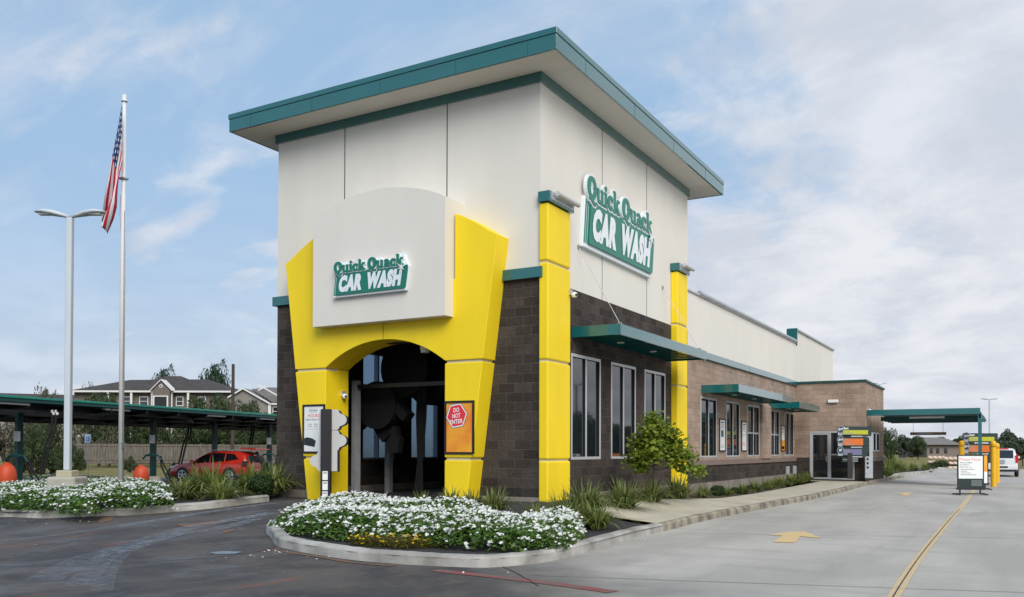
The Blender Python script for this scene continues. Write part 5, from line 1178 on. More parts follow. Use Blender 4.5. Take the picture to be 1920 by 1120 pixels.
mb = MB(); mb.add([(bx_(1734), -.8, 2.9), (bx_(1804), -.8, 2.9), (bx_(1804), 12.8, 2.9), (bx_(1734), 12.8, 2.9), (bx_(1742), 6, 4.4), (bx_(1793), 6, 4.4)], [(0, 1, 5, 4), (1, 2, 5), (2, 3, 4, 5), (3, 0, 4), (0, 3, 2, 1)]); recalc(mb.build('roof', mat('far_roof', (.17, .155, .145), .9), h4))
for px in (1746, 1758, 1773): MB().box(bx_(px-3), bx_(px+3), -.05, .02, 1.3, 2.3).build('window', 'glass', h4)

# ------------------------------------------------------------ vacuum canopy and its kit on the left
DV = (CW(-13.3-(-18.8), 50-32.3)-CW(0, 0)); DV.z = 0; DV.normalize()       # direction of its front edge
A0 = CW(-18.8, 32.3); B0 = CW(-13.3, 50); nb = Vector((-DV.y, DV.x, 0))     # towards the back
if nb.dot(FH) < 0: nb = -nb
S0 = A0-DV*14; S1 = B0+DV*14; LC = (S1-S0).length
vc = empty('vacuum_canopy', (0, 0, 0), 0, 'long low green metal canopy over the vacuum bays at the left', 'canopy')
mb = MB(); mb.obox((S0+S1)/2+Z*3.44, DV*LC/2, nb*.07, Z*.045); mb.build('gutter', mat('bright_green_gutter', (.01, .22, .17), .4), vc, .01)
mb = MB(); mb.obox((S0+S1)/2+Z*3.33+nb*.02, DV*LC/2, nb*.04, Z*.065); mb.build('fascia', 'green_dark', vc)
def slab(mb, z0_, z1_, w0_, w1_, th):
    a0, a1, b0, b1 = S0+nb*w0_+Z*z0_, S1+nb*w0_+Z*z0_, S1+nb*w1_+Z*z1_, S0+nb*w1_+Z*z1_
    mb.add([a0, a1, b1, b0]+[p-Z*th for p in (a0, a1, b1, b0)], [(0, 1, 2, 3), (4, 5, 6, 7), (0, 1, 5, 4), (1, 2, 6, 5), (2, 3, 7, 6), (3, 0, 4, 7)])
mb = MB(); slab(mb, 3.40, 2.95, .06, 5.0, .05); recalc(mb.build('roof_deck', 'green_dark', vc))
mb = MB(); 
for w_ in (1.0, 2.6, 4.2, 4.9): zc_ = 3.33-.09*w_; mb.obox((S0+S1)/2+nb*w_+Z*(zc_-.10), DV*LC/2, nb*.05, Z*.13)
k = 0
while k*2.2 < LC: c_ = S0+DV*(k*2.2); mb.obox(c_+nb*2.5+Z*2.98, DV*.04, nb*2.4+Z*-.2, Z*.09); k += 1
recalc(mb.build('purlins', 'black', vc))
for px, dd in ((35, 35.5), (287, 43), (402, 48.5), (505, 52), (-160, 31)):
    p = CW((px-952)/FPX*dd, dd); z0_ = hz(p.x, p.y); mb = MB(); mb.box(p.x-.11, p.x+.11, p.y-.11, p.y+.11, z0_, 2.95)
    po = mb.build('post', 'post_green', vc)
    mb = MB(); mb.cyl((p.x, p.y, z0_), (p.x, p.y, z0_+.45), .42, .36, 18); mb.build('post_footing', 'conc', vc)
for px in (30, 225, 410, 505):
    dd = 1/(.03096+(px/517)*(.02-.03096)); c_ = CW((px-952)/FPX*dd, dd); MB().obox(c_-nb*.02+Z*3.20+nb*.25, DV*.75, nb*.10, Z*.04).build('strip_light', 'grey_back', vc)
# vacuum arms: hoses that hang from the canopy and a holder on the post
def vac(px, yt, yb_, px2, dep, label):
    p = CW((px-952)/FPX*dep, dep); z0_ = hz(p.x, p.y); root = empty('vacuum_hose', (p.x, p.y, z0_), YAW, label, 'vacuum hose', 'hanging vacuum hoses'); s_ = FPX/dep
    zt = (845-yt)/s_+1.5-z0_; zb_ = max(.05, (845-yb_)/s_+1.5-z0_); dx = (px2-px)/s_
    for k in (-.07, .07):
        MB().tube([(k, 0, zt+.2), (k*.9+dx*.15, -.02, zt*.8), (k+dx*.55, -.04, (zt+zb_)*.5), (k+dx, -.04, zb_)], .045, 8).build('hose', 'blackm', root)
        MB().cyl((k-.05, 0, zt+.2), (k+.04, 0, zt+.02), .055, n=8).build('nozzle_clamp', 'grey_back', root)
vac(102, 783, 893, 80, 34.5, 'pair of black vacuum hoses left of the street lamp')
vac(357, 797, 874, 338, 45.5, 'pair of black vacuum hoses over the nose of the red car')
vac(474, 800, 838, 470, 52, 'pair of black vacuum hoses above the open tailgate')
def stanchion(px, dep, label):
    p = CW((px-952)/FPX*dep, dep); z0_ = hz(p.x, p.y); root = empty('vacuum_holder', (p.x, p.y, z0_+1.45), YAW, label, 'hose holder', 'hose holders on the canopy posts')
    mb = MB(); mb.tube([(-.45, -.14, -.15), (-.3, -.16, .02), (0, -.16, .05), (.3, -.16, .02), (.45, -.14, -.2)], .05, 8); mb.box(-.16, .16, -.2, -.12, .0, .12); mb.build('bracket', 'green_dark', root)
    MB().tube([(.4, -.1, -.1), (.45, -.12, -.5), (.7, -.15, -1.0), (1.0, -.15, -1.25)], .045, 8).build('hose', 'blackm', root); MB().tube([(.4, -.1, 0), (.6, -.12, -.5), (.95, -.15, -1.0), (1.2, -.15, -1.2)], .04, 8).build('hose', 'blackm', root)
    MB().box(-.13, .13, -.16, -.13, .62, 1.02).build('notice_plate', 'galv', root)
stanchion(35, 35.2, 'hose holder on the far left canopy post'); stanchion(287, 42.7, 'hose holder on the canopy post left of the red car'); stanchion(505, 51.7, 'hose holder on the canopy post nearest the tower')
def barrel(px, pyb, dep, r_, label):
    p = CW((px-952)/FPX*dep, dep, 0); p.z = hz(p.x, p.y)+.1; s_ = FPX/dep; root = empty('barrel', tuple(p), 0, label, 'trash barrel', 'orange trash barrels')
    h_ = (845-pyb)/s_+1.5-p.z
    hh = h_*1.02; body = [(r_*max(.05, math.sin(R(t)))**.8, hh*.5*(1-math.cos(R(t)))) for t in range(30, 176, 12)]
    MB().lathe((0, 0, 0), body, 24).build('drum', 'orange', root, smooth=True)
    MB().lathe((0, 0, 0), [(r_*.34, hh*.97), (r_*.36, hh*1.01), (r_*.2, hh*1.03)], 20).build('lid', 'orange', root, smooth=True)
barrel(13, 874, 33, .35, 'round orange trash barrel at the far left, cut by the photo border')
barrel(265, 877.5, 38, .335, 'round orange trash barrel left of the post by the red car')
# black box post near the tower, accessible parking sign
p = G(455, 934); r = empty('utility_box_post', tuple(p), YAW, 'low black box on a post at the kerb left of the tower', 'post'); MB().box(-.07, .07, -.05, .05, 0, .35).build('post', 'black', r); MB().box(-.22, .14, -.10, .10, .30, .55).build('box', 'black', r, .01)
p = CW((165-952)/FPX*44, 44); p.z = hz(p.x, p.y); r = empty('parking_sign', tuple(p), YAW, 'small blue and white parking sign on a thin grey post between lamp and flagpole', 'sign'); s_ = FPX/44
zt = (845-818)/s_+1.5-p.z; MB().tube([(0, 0, 0), (0, 0, zt)], .025, 8).build('post', 'galv', r)
MB().box(-.16, .16, -.045, -.03, zt-.45, zt).build('plate', mat('pale_blue_plate', (.35, .45, .58), .5), r); mb = MB(); mb.box(-.07, .07, -.05, -.046, zt-.34, zt-.14); mb.build('symbol', 'signblue', r)
mb = MB(); mb.cyl((0, -.052, zt-.19), (0, -.054, zt-.19), .018, n=8); mb.obox((0, -.053, zt-.25), (.015, 0, 0), (0, .001, 0), (0, 0, .04)); mb.obox((.01, -.053, zt-.29), (.03, 0, 0), (0, .001, 0), (0, 0, .012)); mb.build('wheelchair_mark', 'paper', r)

# ------------------------------------------------------------ vehicles
def car(name, loc, rz, paint, label, cat, sc=1, L_=4.9, wag=True, kind='red', group=None):
    """stations along x from nose (+) to tail (-): x, z_low, z_belt, z_top, half width, half width top"""
    root = empty(name, loc, rz, label, cat, group); root.scale = (sc,)*3
    if kind == 'red':
        st = [(2.44, .42, .62, .70, .62, .50), (2.34, .28, .70, .80, .80, .66), (1.95, .24, .80, .98, .90, .76), (1.35, .24, .90, 1.05, .93, .80), (.95, .24, .96, 1.13, .94, .78), (.25, .24, 1.00, 1.56, .94, .66), (-.3, .24, 1.02, 1.66, .94, .66), (-1.1, .24, 1.05, 1.66, .94, .66), (-1.75, .26, 1.08, 1.65, .93, .66), (-2.18, .30, 1.10, 1.54, .92, .66), (-2.38, .34, 1.04, 1.22, .88, .76), (-2.44, .42, .80, .86, .74, .68)]
        wh = (1.42, -1.46); wr = .36
    else:
        st = [(2.75, .45, .80, .90, .80, .74), (2.6, .32, .95, 1.08, .95, .85), (1.9, .30, 1.05, 1.16, 1.0, .88), (1.3, .30, 1.10, 1.24, 1.0, .86), (.75, .30, 1.15, 1.80, 1.0, .80), (.2, .30, 1.16, 1.92, 1.0, .80), (-1.2, .30, 1.17, 1.93, 1.0, .80), (-2.3, .30, 1.18, 1.90, 1.0, .80), (-2.6, .32, 1.18, 1.80, .99, .80), (-2.74, .36, 1.16, 1.30, .97, .90), (-2.78, .45, 1.0, 1.08, .93, .90)]
        wh = (1.75, -1.65); wr = .40
    vs = []; k = 11
    for (x_, zl, zb_, zt, hw, ht) in st:
        sh = zl+(zb_-zl)*.55
        half = [(hw*.80, zl), (hw*.97, zl+.10), (hw, sh), (hw*.975, zb_), (ht*1.03, zt-.06 if zt-zb_ > .2 else zt-.02), (ht*.8, zt)]
        ring = half+[(-a, b) for a, b in half[::-1]]
        for a, b in ring: vs.append((x_, a, b))
    k = 12; q = len(st)
    fs = [(i*k+j, i*k+(j+1) % k, (i+1)*k+(j+1) % k, (i+1)*k+j) for i in range(q-1) for j in range(k)]+[tuple(range(k)), tuple(range((q-1)*k, q*k))]
    b = recalc(MB().add(vs, fs).build('body', paint, root, smooth=True))
    sbd = b.modifiers.new('s', 'SUBSURF'); sbd.levels = 2; sbd.render_levels = 2
    ws = b.modifiers.new('wn', 'WEIGHTED_NORMAL') if False else None
    cab = [s_ for s_ in st if s_[3]-s_[2] > .3]
    def sidept(x_, t, sgn, off=.02):
        for i in range(len(st)-1):
            a, c = st[i], st[i+1]
            if a[0] >= x_ >= c[0]:
                f = (a[0]-x_)/(a[0]-c[0]); v = [a[j]+(c[j]-a[j])*f for j in range(6)]; break
        z_ = v[2]+(v[3]-.08-v[2])*t; y_ = v[4]*.975+(v[5]*1.03-v[4]*.975)*t
        return Vector((x_, sgn*(y_+off), z_))
    if kind == 'red': wins = [((.85, .08), (.30, .85), (-.18, .93), (-.22, .10)), ((-.28, .10), (-.25, .93), (-1.08, .90), (-1.12, .12)), ((-1.2, .14), (-1.16, .88), (-1.62, .82), (-1.95, .30))]
    else: wins = [((.95, .1), (.45, .85), (-.05, .9), (-.1, .1)), ((-.2, .1), (-.2, .9), (-1.15, .9), (-1.15, .1)), ((-1.28, .1), (-1.28, .9), (-2.35, .86), (-2.45, .12))]
    for sgn in (1, -1):
        for wv in wins:
            P = [sidept(a, t_, sgn) for a, t_ in wv]; m_ = MB()
            m_.add([p for p in P]+[p-Vector((0, sgn*.03, 0)) for p in P], [(0, 1, 2, 3), (4, 5, 6, 7), (0, 1, 5, 4), (1, 2, 6, 5), (2, 3, 7, 6), (3, 0, 4, 7)]); recalc(m_.build('side_window', 'carglass', root))
        m_ = MB(); m_.obox((.78 if kind == 'red' else .85, sgn*(1.03), 1.06 if kind == 'red' else 1.28), (.07, 0, 0), (0, .10, 0), (0, 0, .08)); m_.build('mirror', paint, root, .03)
        for x_ in wh:
            a = MB(); a.cyl((x_, sgn*(.90), wr+.02), (x_, sgn*(.945 if kind == 'red' else 1.005), wr+.02), wr*1.17, n=28); a.build('wheel_arch', 'bumper', root)
            w_ = MB(); yo = .955 if kind == 'red' else 1.015; w_.lathe((0, 0, 0), [(wr*.62, -.11), (wr*.93, -.11), (wr, -.07), (wr, .07), (wr*.93, .11), (wr*.62, .11)], 30)
            w_.v = [(x_+v[0], sgn*(yo-.11)+v[2], wr+v[1]) for v in w_.v]; wo = w_.build('wheel', 'tyre', root)
            rm = MB(); ye = sgn*(yo+.012)
            rm.v = []; 
            for s_ in range(5):
                an = s_*math.tau/5+.3; d = Vector((math.cos(an), 0, math.sin(an))); pz = Vector((-d.z, 0, d.x)); rm.obox(Vector((x_, ye-sgn*.01, wr))+d*wr*.34, d*wr*.33, Y*.012, pz*wr*.10)
            rm.cyl((x_, ye-sgn*.02, wr), (x_, ye, wr), wr*.16, n=14)
            c2 = MB(); c2.lathe((0, 0, 0), [(wr*.70, -.01), (wr*.74, .0), (wr*.66, .012), (wr*.60, -.01)], 28); rm.add([(x_+v[0], ye+v[2], wr+v[1]) for v in c2.v], c2.f[:-2])
            rm.build('rim', 'rim', wo)
    return root
cp_ = G(343, 903.5); 
# red crossover: nose to the left, tail open towards the right
Rv = RH
nosepx, tailpx = G(333, 900), G(488, 893)
ang = math.atan2(-(RH*.90-FH*.0).y, -(RH*.90).x)
rc_scale = 1.03
hd = (-RH*.93+FH*.30).normalized(); ang = math.atan2(hd.y, hd.x)
wc = CW((343-952)/FPX*47.5, 47.5); cen = wc-hd*1.42*rc_scale+Vector((-hd.y, hd.x, 0))*(-.93)
if (Vector((-hd.y, hd.x, 0))).dot(FH) > 0: cen = wc-hd*1.42*rc_scale+Vector((-hd.y, hd.x, 0))*(.93*rc_scale)
hd2 = (-RH*.86-FH*.0+FH*-.02)
cen.z = hz(cen.x, cen.y)
redc = car('red_car', tuple(cen), ang, 'redcar', 'red crossover car with its tailgate open under the vacuum canopy', 'car', rc_scale)
m_ = MB(); m_.obox((-2.30, .80, .98), (.10, 0, 0), (0, .13, 0), (0, 0, .15)); m_.build('tail_light', 'bumper', redc, .03)
m_ = MB(); m_.obox((-2.30, -.80, .98), (.10, 0, 0), (0, .13, 0), (0, 0, .15)); m_.build('tail_light', 'bumper', redc, .03)
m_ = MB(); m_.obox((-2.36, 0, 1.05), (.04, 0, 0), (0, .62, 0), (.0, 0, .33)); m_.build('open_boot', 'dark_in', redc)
m_ = MB(); m_.obox((-2.35, 0, 1.75), (.50, 0, .04), (0, .62, 0), (-.004, 0, .03)); m_.build('tailgate', 'redcar', redc, .02)
m_ = MB(); m_.obox((-2.44, 0, .55), (.06, 0, 0), (0, .80, 0), (0, 0, .14)); m_.build('rear_bumper', 'redcar', redc, .04)
m_ = MB(); m_.obox((2.20, .70, .76), (.16, 0, 0), (0, .12, 0), (0, 0, .07)); m_.obox((2.20, -.70, .76), (.16, 0, 0), (0, .12, 0), (0, 0, .07)); m_.build('headlight', 'lens', redc, .03)
m_ = MB(); 
for sg_ in (.62, -.62): m_.tube([(.1, sg_, 1.66), (-.8, sg_, 1.71), (-1.5, sg_, 1.66)], .02, 6)
m_.build('roof_rail', 'galv', redc)
# white full-size SUV seen from behind
sv = CW((1876-952)/FPX*57.0, 57.0); sv.z = hz(sv.x, sv.y); hd = (FH*.97+RH*-.22).normalized()
hd = (FH*.86+RH*.49).normalized()
suv = car('white_suv', tuple(sv+hd*2.6), math.atan2(hd.y, hd.x), 'whitecar', 'white full size utility vehicle parked beyond the yellow bollards, seen from behind', 'car', .98, kind='suv')
m_ = MB(); m_.obox((-2.68, 0, 1.50), (.02, 0, -.055*0), (0, .72, 0), (.06, 0, .27)); m_.build('rear_window', 'carglass', suv, .02)
m_ = MB(); m_.obox((-2.70, 0, 1.86), (.05, 0, 0), (0, .45, 0), (0, 0, .045)); m_.build('brake_light', 'redlens', suv, .01)
for sg_ in (1, -1): m_ = MB(); m_.obox((-2.74, sg_*.92, 1.20), (.06, 0, 0), (0, .08, 0), (0, 0, .26)); m_.build('tail_light', 'redlens', suv, .02)
m_ = MB(); m_.obox((-2.80, 0, .62), (.08, 0, 0), (0, .97, 0), (0, 0, .14)); m_.build('rear_bumper', 'whitecar', suv, .04)
m_ = MB(); m_.obox((-2.86, 0, .66), (.03, 0, 0), (0, .40, 0), (0, 0, .06)); m_.obox((-2.70, 0, .42), (.1, 0, 0), (0, .9, 0), (0, 0, .06)); m_.build('bumper_trim', 'bumper', suv)
m_ = MB(); m_.obox((-2.83, .0, 1.02), (.02, 0, 0), (0, .24, 0), (0, 0, .12)); m_.build('licence_plate', 'menugrey', suv)

# ------------------------------------------------------------ person bending into the tailgate
def person(loc, rz, label):
    J = {'pelvis': (0, 0, .92), 'chest': (.22, 0, 1.28), 'neck': (.36, 0, 1.44), 'head': (.44, 0, 1.54), 'top': (.49, 0, 1.64),
         'hl': (0, .10, .88), 'kl': (.04, .12, .48), 'al': (-.03, .12, .09), 'tl': (.12, .13, .04), 'hr': (0, -.10, .88), 'kr': (.07, -.12, .48), 'ar': (0, -.12, .09), 'tr': (.15, -.13, .04),
         'sl': (.27, .19, 1.36), 'el': (.42, .24, 1.12), 'wl': (.64, .20, 1.10), 'sr': (.27, -.19, 1.36), 'er': (.44, -.22, 1.10), 'wr': (.66, -.16, 1.12)}
    rad = {'pelvis': .15, 'chest': .17, 'neck': .06, 'head': .095, 'top': .06, 'hl': .10, 'kl': .07, 'al': .045, 'tl': .04, 'hr': .10, 'kr': .07, 'ar': .045, 'tr': .04, 'sl': .07, 'el': .05, 'wl': .035, 'sr': .07, 'er': .05, 'wr': .035}
    E = [('pelvis', 'chest'), ('chest', 'neck'), ('neck', 'head'), ('head', 'top'), ('pelvis', 'hl'), ('hl', 'kl'), ('kl', 'al'), ('al', 'tl'), ('pelvis', 'hr'), ('hr', 'kr'), ('kr', 'ar'), ('ar', 'tr'), ('chest', 'sl'), ('sl', 'el'), ('el', 'wl'), ('chest', 'sr'), ('sr', 'er'), ('er', 'wr')]
    for s_, y_ in (('l', .20), ('r', -.16)):
        for f in range(5):
            a = 'f%s%d' % (s_, f); b2 = 'g%s%d' % (s_, f); z_ = 1.10+(.02 if f == 4 else 0); off_ = (f-1.5)*.022 if f < 4 else (.05 if s_ == 'r' else -.05)
            J[a] = (.71 if f < 4 else .68, y_+off_, 1.10); J[b2] = (.77 if f < 4 else .72, y_+off_*1.1, 1.07); rad[a] = .011; rad[b2] = .008; E += [('w'+s_, a), (a, b2)]
    ks = list(J); me = bpy.data.meshes.new('person'); me.from_pydata([J[k_] for k_ in ks], [(ks.index(a), ks.index(b2)) for a, b2 in E], [])
    o = bpy.data.objects.new('person', me); COL.objects.link(o); o.location = loc; o.rotation_euler = (0, 0, rz)
    sk = o.modifiers.new('skin', 'SKIN'); 
    for i, k_ in enumerate(ks): me.skin_vertices[0].data[i].radius = (rad[k_],)*2
    me.skin_vertices[0].data[0].use_root = True
    o.modifiers.new('sub', 'SUBSURF').levels = 1; me.materials.append(M['cloth']); tag(o, label, 'person')
    hb = MB(); hb.lathe((.45, 0, 1.50), [(.09, -.02), (.115, .05), (.10, .12), (.05, .165)], 14); hb.build('hair', 'blackm', o, smooth=True)
    return o
ph = (-RH*.93+FH*.30).normalized()
person(tuple(Vector(cen)-ph*3.10+Vector((0, 0, 0))-FH*.25), math.atan2(ph.y, ph.x), 'person in dark clothes bending into the open tailgate of the red car')

# ------------------------------------------------------------ drive-thru kit on the right
dc = empty('drive_canopy', (0, 0, 0), 0, 'flat green metal canopy spanning the drive beside the office', 'canopy')
def cant(z0_, z1_, ya, yb, xa, xb, mb, th=.06): mb.add([(xa, ya, z0_), (xb, ya, z0_), (xb, yb, z1_), (xa, yb, z1_), (xa, ya, z0_-th), (xb, ya, z0_-th), (xb, yb, z1_-th), (xa, yb, z1_-th)], [(0, 1, 2, 3), (4, 5, 6, 7), (0, 1, 5, 4), (1, 2, 6, 5), (2, 3, 7, 6), (3, 0, 4, 7)])
MB().box(3.0, 7.41, 25.1, 25.2, 3.03, 3.29).build('fascia', 'green', dc, .01)
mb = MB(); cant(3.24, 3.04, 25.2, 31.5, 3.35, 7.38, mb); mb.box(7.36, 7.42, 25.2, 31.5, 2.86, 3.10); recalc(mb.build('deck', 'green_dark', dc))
mb = MB()
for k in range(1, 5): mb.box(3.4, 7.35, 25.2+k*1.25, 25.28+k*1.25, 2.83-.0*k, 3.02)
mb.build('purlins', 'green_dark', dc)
MB().box(4.6, 6.0, 26.2, 26.4, 2.92, 3.0).build('strip_light', 'lens', dc); MB().box(3.6, 7.3, 27.9, 28.05, 2.86, 2.9).build('light_channel', 'galv', dc)
MB().box(7.32, 7.46, 25.2, 25.34, 0, 3.1).build('post', 'green', dc)
MB().box(7.44, 7.62, 25.4, 25.5, 2.72, 2.84).build('side_bracket', 'green', dc)
cb = empty('clearance_bar', (5.2, 28.2, 2.28), 0, 'narrow orange and grey clearance bar hanging under the drive canopy', 'clearance bar')
MB().cyl((-.75, 0, 0), (.75, 0, 0), .07, n=12).build('bar', mat('weathered_orange_bar', (.28, .15, .08), .6), cb); MB().box(-.5, .15, -.075, -.069, -.03, .03).build('lettering_strip', 'menugrey', cb)
mb = MB(); mb.tube([(-.62, 0, .05), (-.62, 0, .62)], .008, 5); mb.tube([(.62, 0, .05), (.62, 0, .62)], .008, 5); mb.build('chains', 'cable', cb)
def menu(loc, rz, sc, label, sz=1.14):
    r = empty('menu_board', loc, rz, label, 'menu board', 'drive-thru menu boards'); r.scale = (sc, sc, sc*sz)
    MB().box(-.31, -.09, -.06, .06, 0, 1.05).build('post', 'black', r); nn = -Y
    rows = [(1.75, 2.12, 'menuyellow', '$19', 'Best', 1.52), (1.31, 1.70, 'menuorange', '$14', 'Better', 1.38), (.92, 1.27, 'menupurple', '$7', 'Good', 1.32)]
    for i, (z0_, z1_, mt, pr, wd_, wl) in enumerate(rows):
        m_ = MB(); m_.box(-.75, -.75+wl, -.05, .05, z0_, z1_); c_ = m_.build('price_panel', 'menugreen', r, .01)
        m_ = MB(); m_.box(-.50, -.75+wl-(.24 if i else .16), -.056, -.051, z0_+.05, z1_-(.15 if i == 0 else .07), 0); m_.box(-.74, -.53, -.057, -.052, z0_+.01, z0_+.16, 1)
        m_.cyl((-.62, -.052, z1_-.12), (-.62, -.062, z1_-.12), .155, n=22, m=1); m_.cyl((-.62, -.063, z1_-.12), (-.62, -.068, z1_-.12), .135, n=22, m=2)
        m_.text(pr, Vector((-.62, 0, z1_-.17)), X, Z, nn, height=.11, depth=.072, m=3, bold=.03, align='c')
        if i == 0: m_.text(wd_, Vector((-.47, 0, z1_-.115)), X, Z, nn, height=.09, depth=.058, m=3, bold=.03)
        else: m_.text(wd_, Vector((-.46, 0, z1_-.15)), X, Z, nn, height=.07, depth=.06, m=4, bold=.02)
        for k in range(3): m_.box(-.42, -.0-.1*k, -.0585, -.0565, z0_+.07+.045*k, z0_+.085+.045*k, 4)
        m_.build('price_print', [mt, 'menugrey', 'menublue', 'paper', 'inkgrey'], c_)
        MB().box(-.15, .35, -.045, .045, z0_-.045, z0_-.012).build('spacer', 'alu', r)
    m_ = MB(); m_.box(-.55, .18, -.04, .04, .68, .86, 0); m_.box(-.50, -.28, -.044, -.041, .76, .78, 1); m_.box(-.15, .15, -.044, -.041, .70, .72, 1); m_.box(-.15, .15, -.044, -.041, .80, .82, 1); m_.box(-.15, .15, -.044, -.041, .75, .77, 1); m_.build('small_plate', ['menugreen', 'menugrey'], r)
    return r
mp = PL(1593, 898, 1, 23.9); md = (mp-CAM).dot(FH)
menu(tuple(mp+RH*.20), YAW-.12, .93, 'price menu board standing before the office door', (PL(1593, 800, 1, 23.9).z-mp.z)/2.12/.93)
mp2 = CW((1837-952)/FPX*38.6, 38.6); mp2.z = hz(mp2.x, mp2.y)
menu(tuple(mp2), YAW-.1, .96, 'price menu board between the yellow bollards on the drive')
def kiosk(p, label):
    r = empty('pay_station', tuple(p), YAW-.35, label, 'pay station'); MB().box(-.16, .16, -.16, .16, 0, 1.98).build('cabinet', 'galv', r, .02)
    m_ = MB(); m_.box(-.12, .02, -.165, -.161, .95, 1.75); m_.build('screen', 'glass', r); 
    for z_ in (.78, .60, .42): MB().box(-.09, -.01, -.166, -.161, z_, z_+.10).build('slot', 'black', r)
kiosk(PL(1629, 897, 1, 24.4), 'tall grey pay station at the office corner')
def bollard(px, pyb, label, hp=86):
    p = G(px, pyb); d = (p-CAM).dot(FH); r_ = 4.9*d/FPX; h_ = hp*d/FPX
    r = empty('bollard', tuple(p), 0, label, 'bollard', 'yellow bollards guarding the menu board')
    MB().lathe((0, 0, 0), [(r_, 0), (r_, h_*.86)], 20).build('sleeve', 'bollard', r, smooth=False)
    MB().lathe((0, 0, 0), [(r_*1.03, h_*.865), (r_*1.03, h_*.95), (r_*.85, h_*.985), (r_*.4, h_)], 20).build('dome_cap', 'bollard', r, smooth=True); return r
bollard(1863, 913, 'nearest yellow bollard right of the menu board'); bollard(1803.3, 912, 'yellow bollard left of the menu board'); bollard(1869, 905, 'yellow bollard half hidden behind the nearest one', 74)
def asign(px, pyb, dep, w_, h_, label, kind):
    p = CW((px-952)/FPX*dep, dep); p.z = hz(p.x, p.y); r = empty('sidewalk_sign', tuple(p), YAW-.05, label, 'sign stand', 'black framed sign stands on the drive'); n_ = -Y
    f = MB(); z0_ = .20; a = w_/2
    f.box(-a, -a+.035, -.02, .02, z0_, z0_+h_); f.box(a-.035, a, -.02, .02, z0_, z0_+h_); f.box(-a+.035, a-.035, -.02, .02, z0_+h_-.035, z0_+h_); f.box(-a-.03, a+.03, -.025, .025, z0_-.02, z0_+.06); f.build('frame', 'black', r)
    f = MB(); f.box(-a-.06, a+.02, -.03, .03, .04, .07)
    for s_ in (-a+.08, a-.12): f.box(s_-.02, s_+.02, -.02, .02, .07, z0_)
    for s_ in (-a-.03, a-.0): f.obox((s_, 0, .035), (.015, 0, 0), (0, .28, 0), (0, 0, .02))
    f.build('base', 'black', r)
    if kind == 0:
        m_ = MB(); m_.box(-a+.035, a-.035, -.012, -.004, z0_+.06, z0_+h_-.035, 0); m_.box(-a+.035, a-.035, -.016, -.0125, z0_+.06, z0_+.36, 1)
        m_.text('Please Note', Vector((-a+.07, 0, z0_+h_-.20)), X, Z, n_, width=w_*.80, height=.10, depth=.0135, m=2)
        for k, t_ in enumerate(('We are ONLY', 'responsible for', 'Quality Wash cars...')): m_.text(t_, Vector((-a+.07, 0, z0_+h_-.29-.075*k)), X, Z, n_, height=.050, depth=.0135, m=3, bold=.01)
        for k in range(4): m_.box(-a+.10, -a+.10+(.45, .22, .34, .52)[k], -.0135, -.0125, z0_+h_-.50-.06*k, z0_+h_-.485-.06*k, 3)
        for k in range(6): m_.box(.02, a-.07, -.0175, -.0165, z0_+.12+.035*k, z0_+.13+.035*k, 4)
        m_.build('sheet', ['paper', 'menugreen', 'pink', 'ink', 'menugrey'], r)
    else:
        m_ = MB(); m_.box(-a+.035, a-.035, -.012, -.004, z0_+.5, z0_+h_-.035, 0); m_.box(-a+.035, a-.035, -.012, -.004, z0_+.06, z0_+.5, 1); m_.build('sheet', ['posterorange', 'paper'], r)
    MB().box(-a+.035, a-.035, -.002, .014, z0_+.06, z0_+h_-.035).build('backing', 'black', r)
asign(1819, 931, 29.5, .87, 1.16, 'white Please Note sign stand nearest on the yellow lane line', 0)
asign(1833, 914, 33.5, .76, 1.16, 'orange sign stand half hidden behind the Please Note sign', 1)
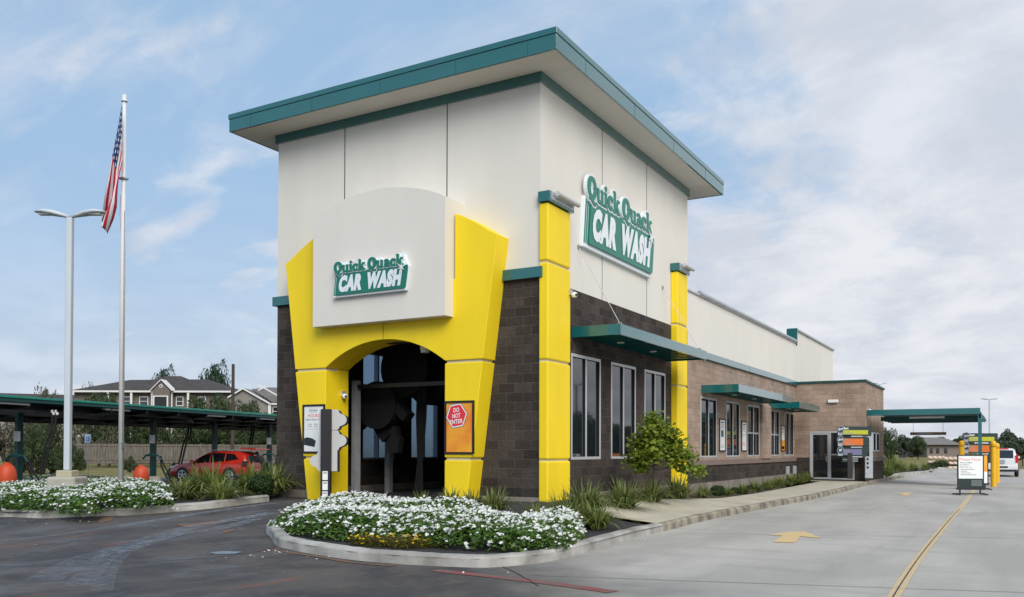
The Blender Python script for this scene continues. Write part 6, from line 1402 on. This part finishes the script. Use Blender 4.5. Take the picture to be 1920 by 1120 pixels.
# striped barricades
SM = bpy.data.materials.new('orange_white_stripes'); SM.use_nodes = True; n = SM.node_tree.nodes; l = SM.node_tree.links
tcn = n.new('ShaderNodeTexCoord'); wv = n.new('ShaderNodeTexWave'); wv.wave_type = 'BANDS'; wv.bands_direction = 'DIAGONAL'; wv.inputs['Scale'].default_value = 1.5; l.new(tcn.outputs['Object'], wv.inputs['Vector'])
rp_ = n.new('ShaderNodeValToRGB'); rp_.color_ramp.interpolation = 'CONSTANT'; rp_.color_ramp.elements[0].color = (.62, .60, .52, 1); rp_.color_ramp.elements[1].position = .62; rp_.color_ramp.elements[1].color = (.55, .25, .17, 1)
l.new(wv.outputs['Fac'], rp_.inputs[0]); l.new(rp_.outputs[0], n['Principled BSDF'].inputs['Base Color'])
def barricade(px, dep, label):
    p = CW((px-952)/FPX*dep, dep); p.z = hz(p.x, p.y); r = empty('barricade', tuple(p), YAW, label, 'barricade', 'orange and white striped barricades')
    for z_ in (.14, .53, .95):
        o = MB().box(-.70, .70, -.02, .02, z_-.11, z_+.11).build('striped_board', SM, r)
    mb = MB(); mb.box(-.55, -.50, .022, .07, 0, 1.08); mb.box(.50, .55, .022, .07, 0, 1.08); mb.box(-.56, -.49, -.5, .55, 0, .06); mb.box(.49, .56, -.5, .55, 0, .06); mb.build('stand', 'fence', r)
for i, px in enumerate((1755, 1784.5)): barricade(px, 76, ('left', 'right')[i]+' striped barricade on the grass edge beyond the drive')

# petals and bits of litter lying at the kerbs
random.seed(12); P = ([], [])
for (px, py, n_, sp_) in ((25, 974, 10, 26), (110, 976, 8, 30), (525, 1030, 12, 16), (590, 1043, 6, 22), (470, 1040, 6, 30), (170, 975, 8, 18), (1210, 1010, 5, 30), (900, 1070, 5, 60)):
    for _ in range(n_):
        p = G(px+random.gauss(0, sp_), py+abs(random.gauss(0, 4)), .013); leafquad(P, p, Vector((random.gauss(0, .2), random.gauss(0, .2), 1)), random.uniform(.012, .028), .8)
q = MB().add(P[0], P[1]).build('fallen_petals', 'petal'); tag(q, 'scattered white petals fallen on the paving along the kerbs', 'petals', None, 'stuff')
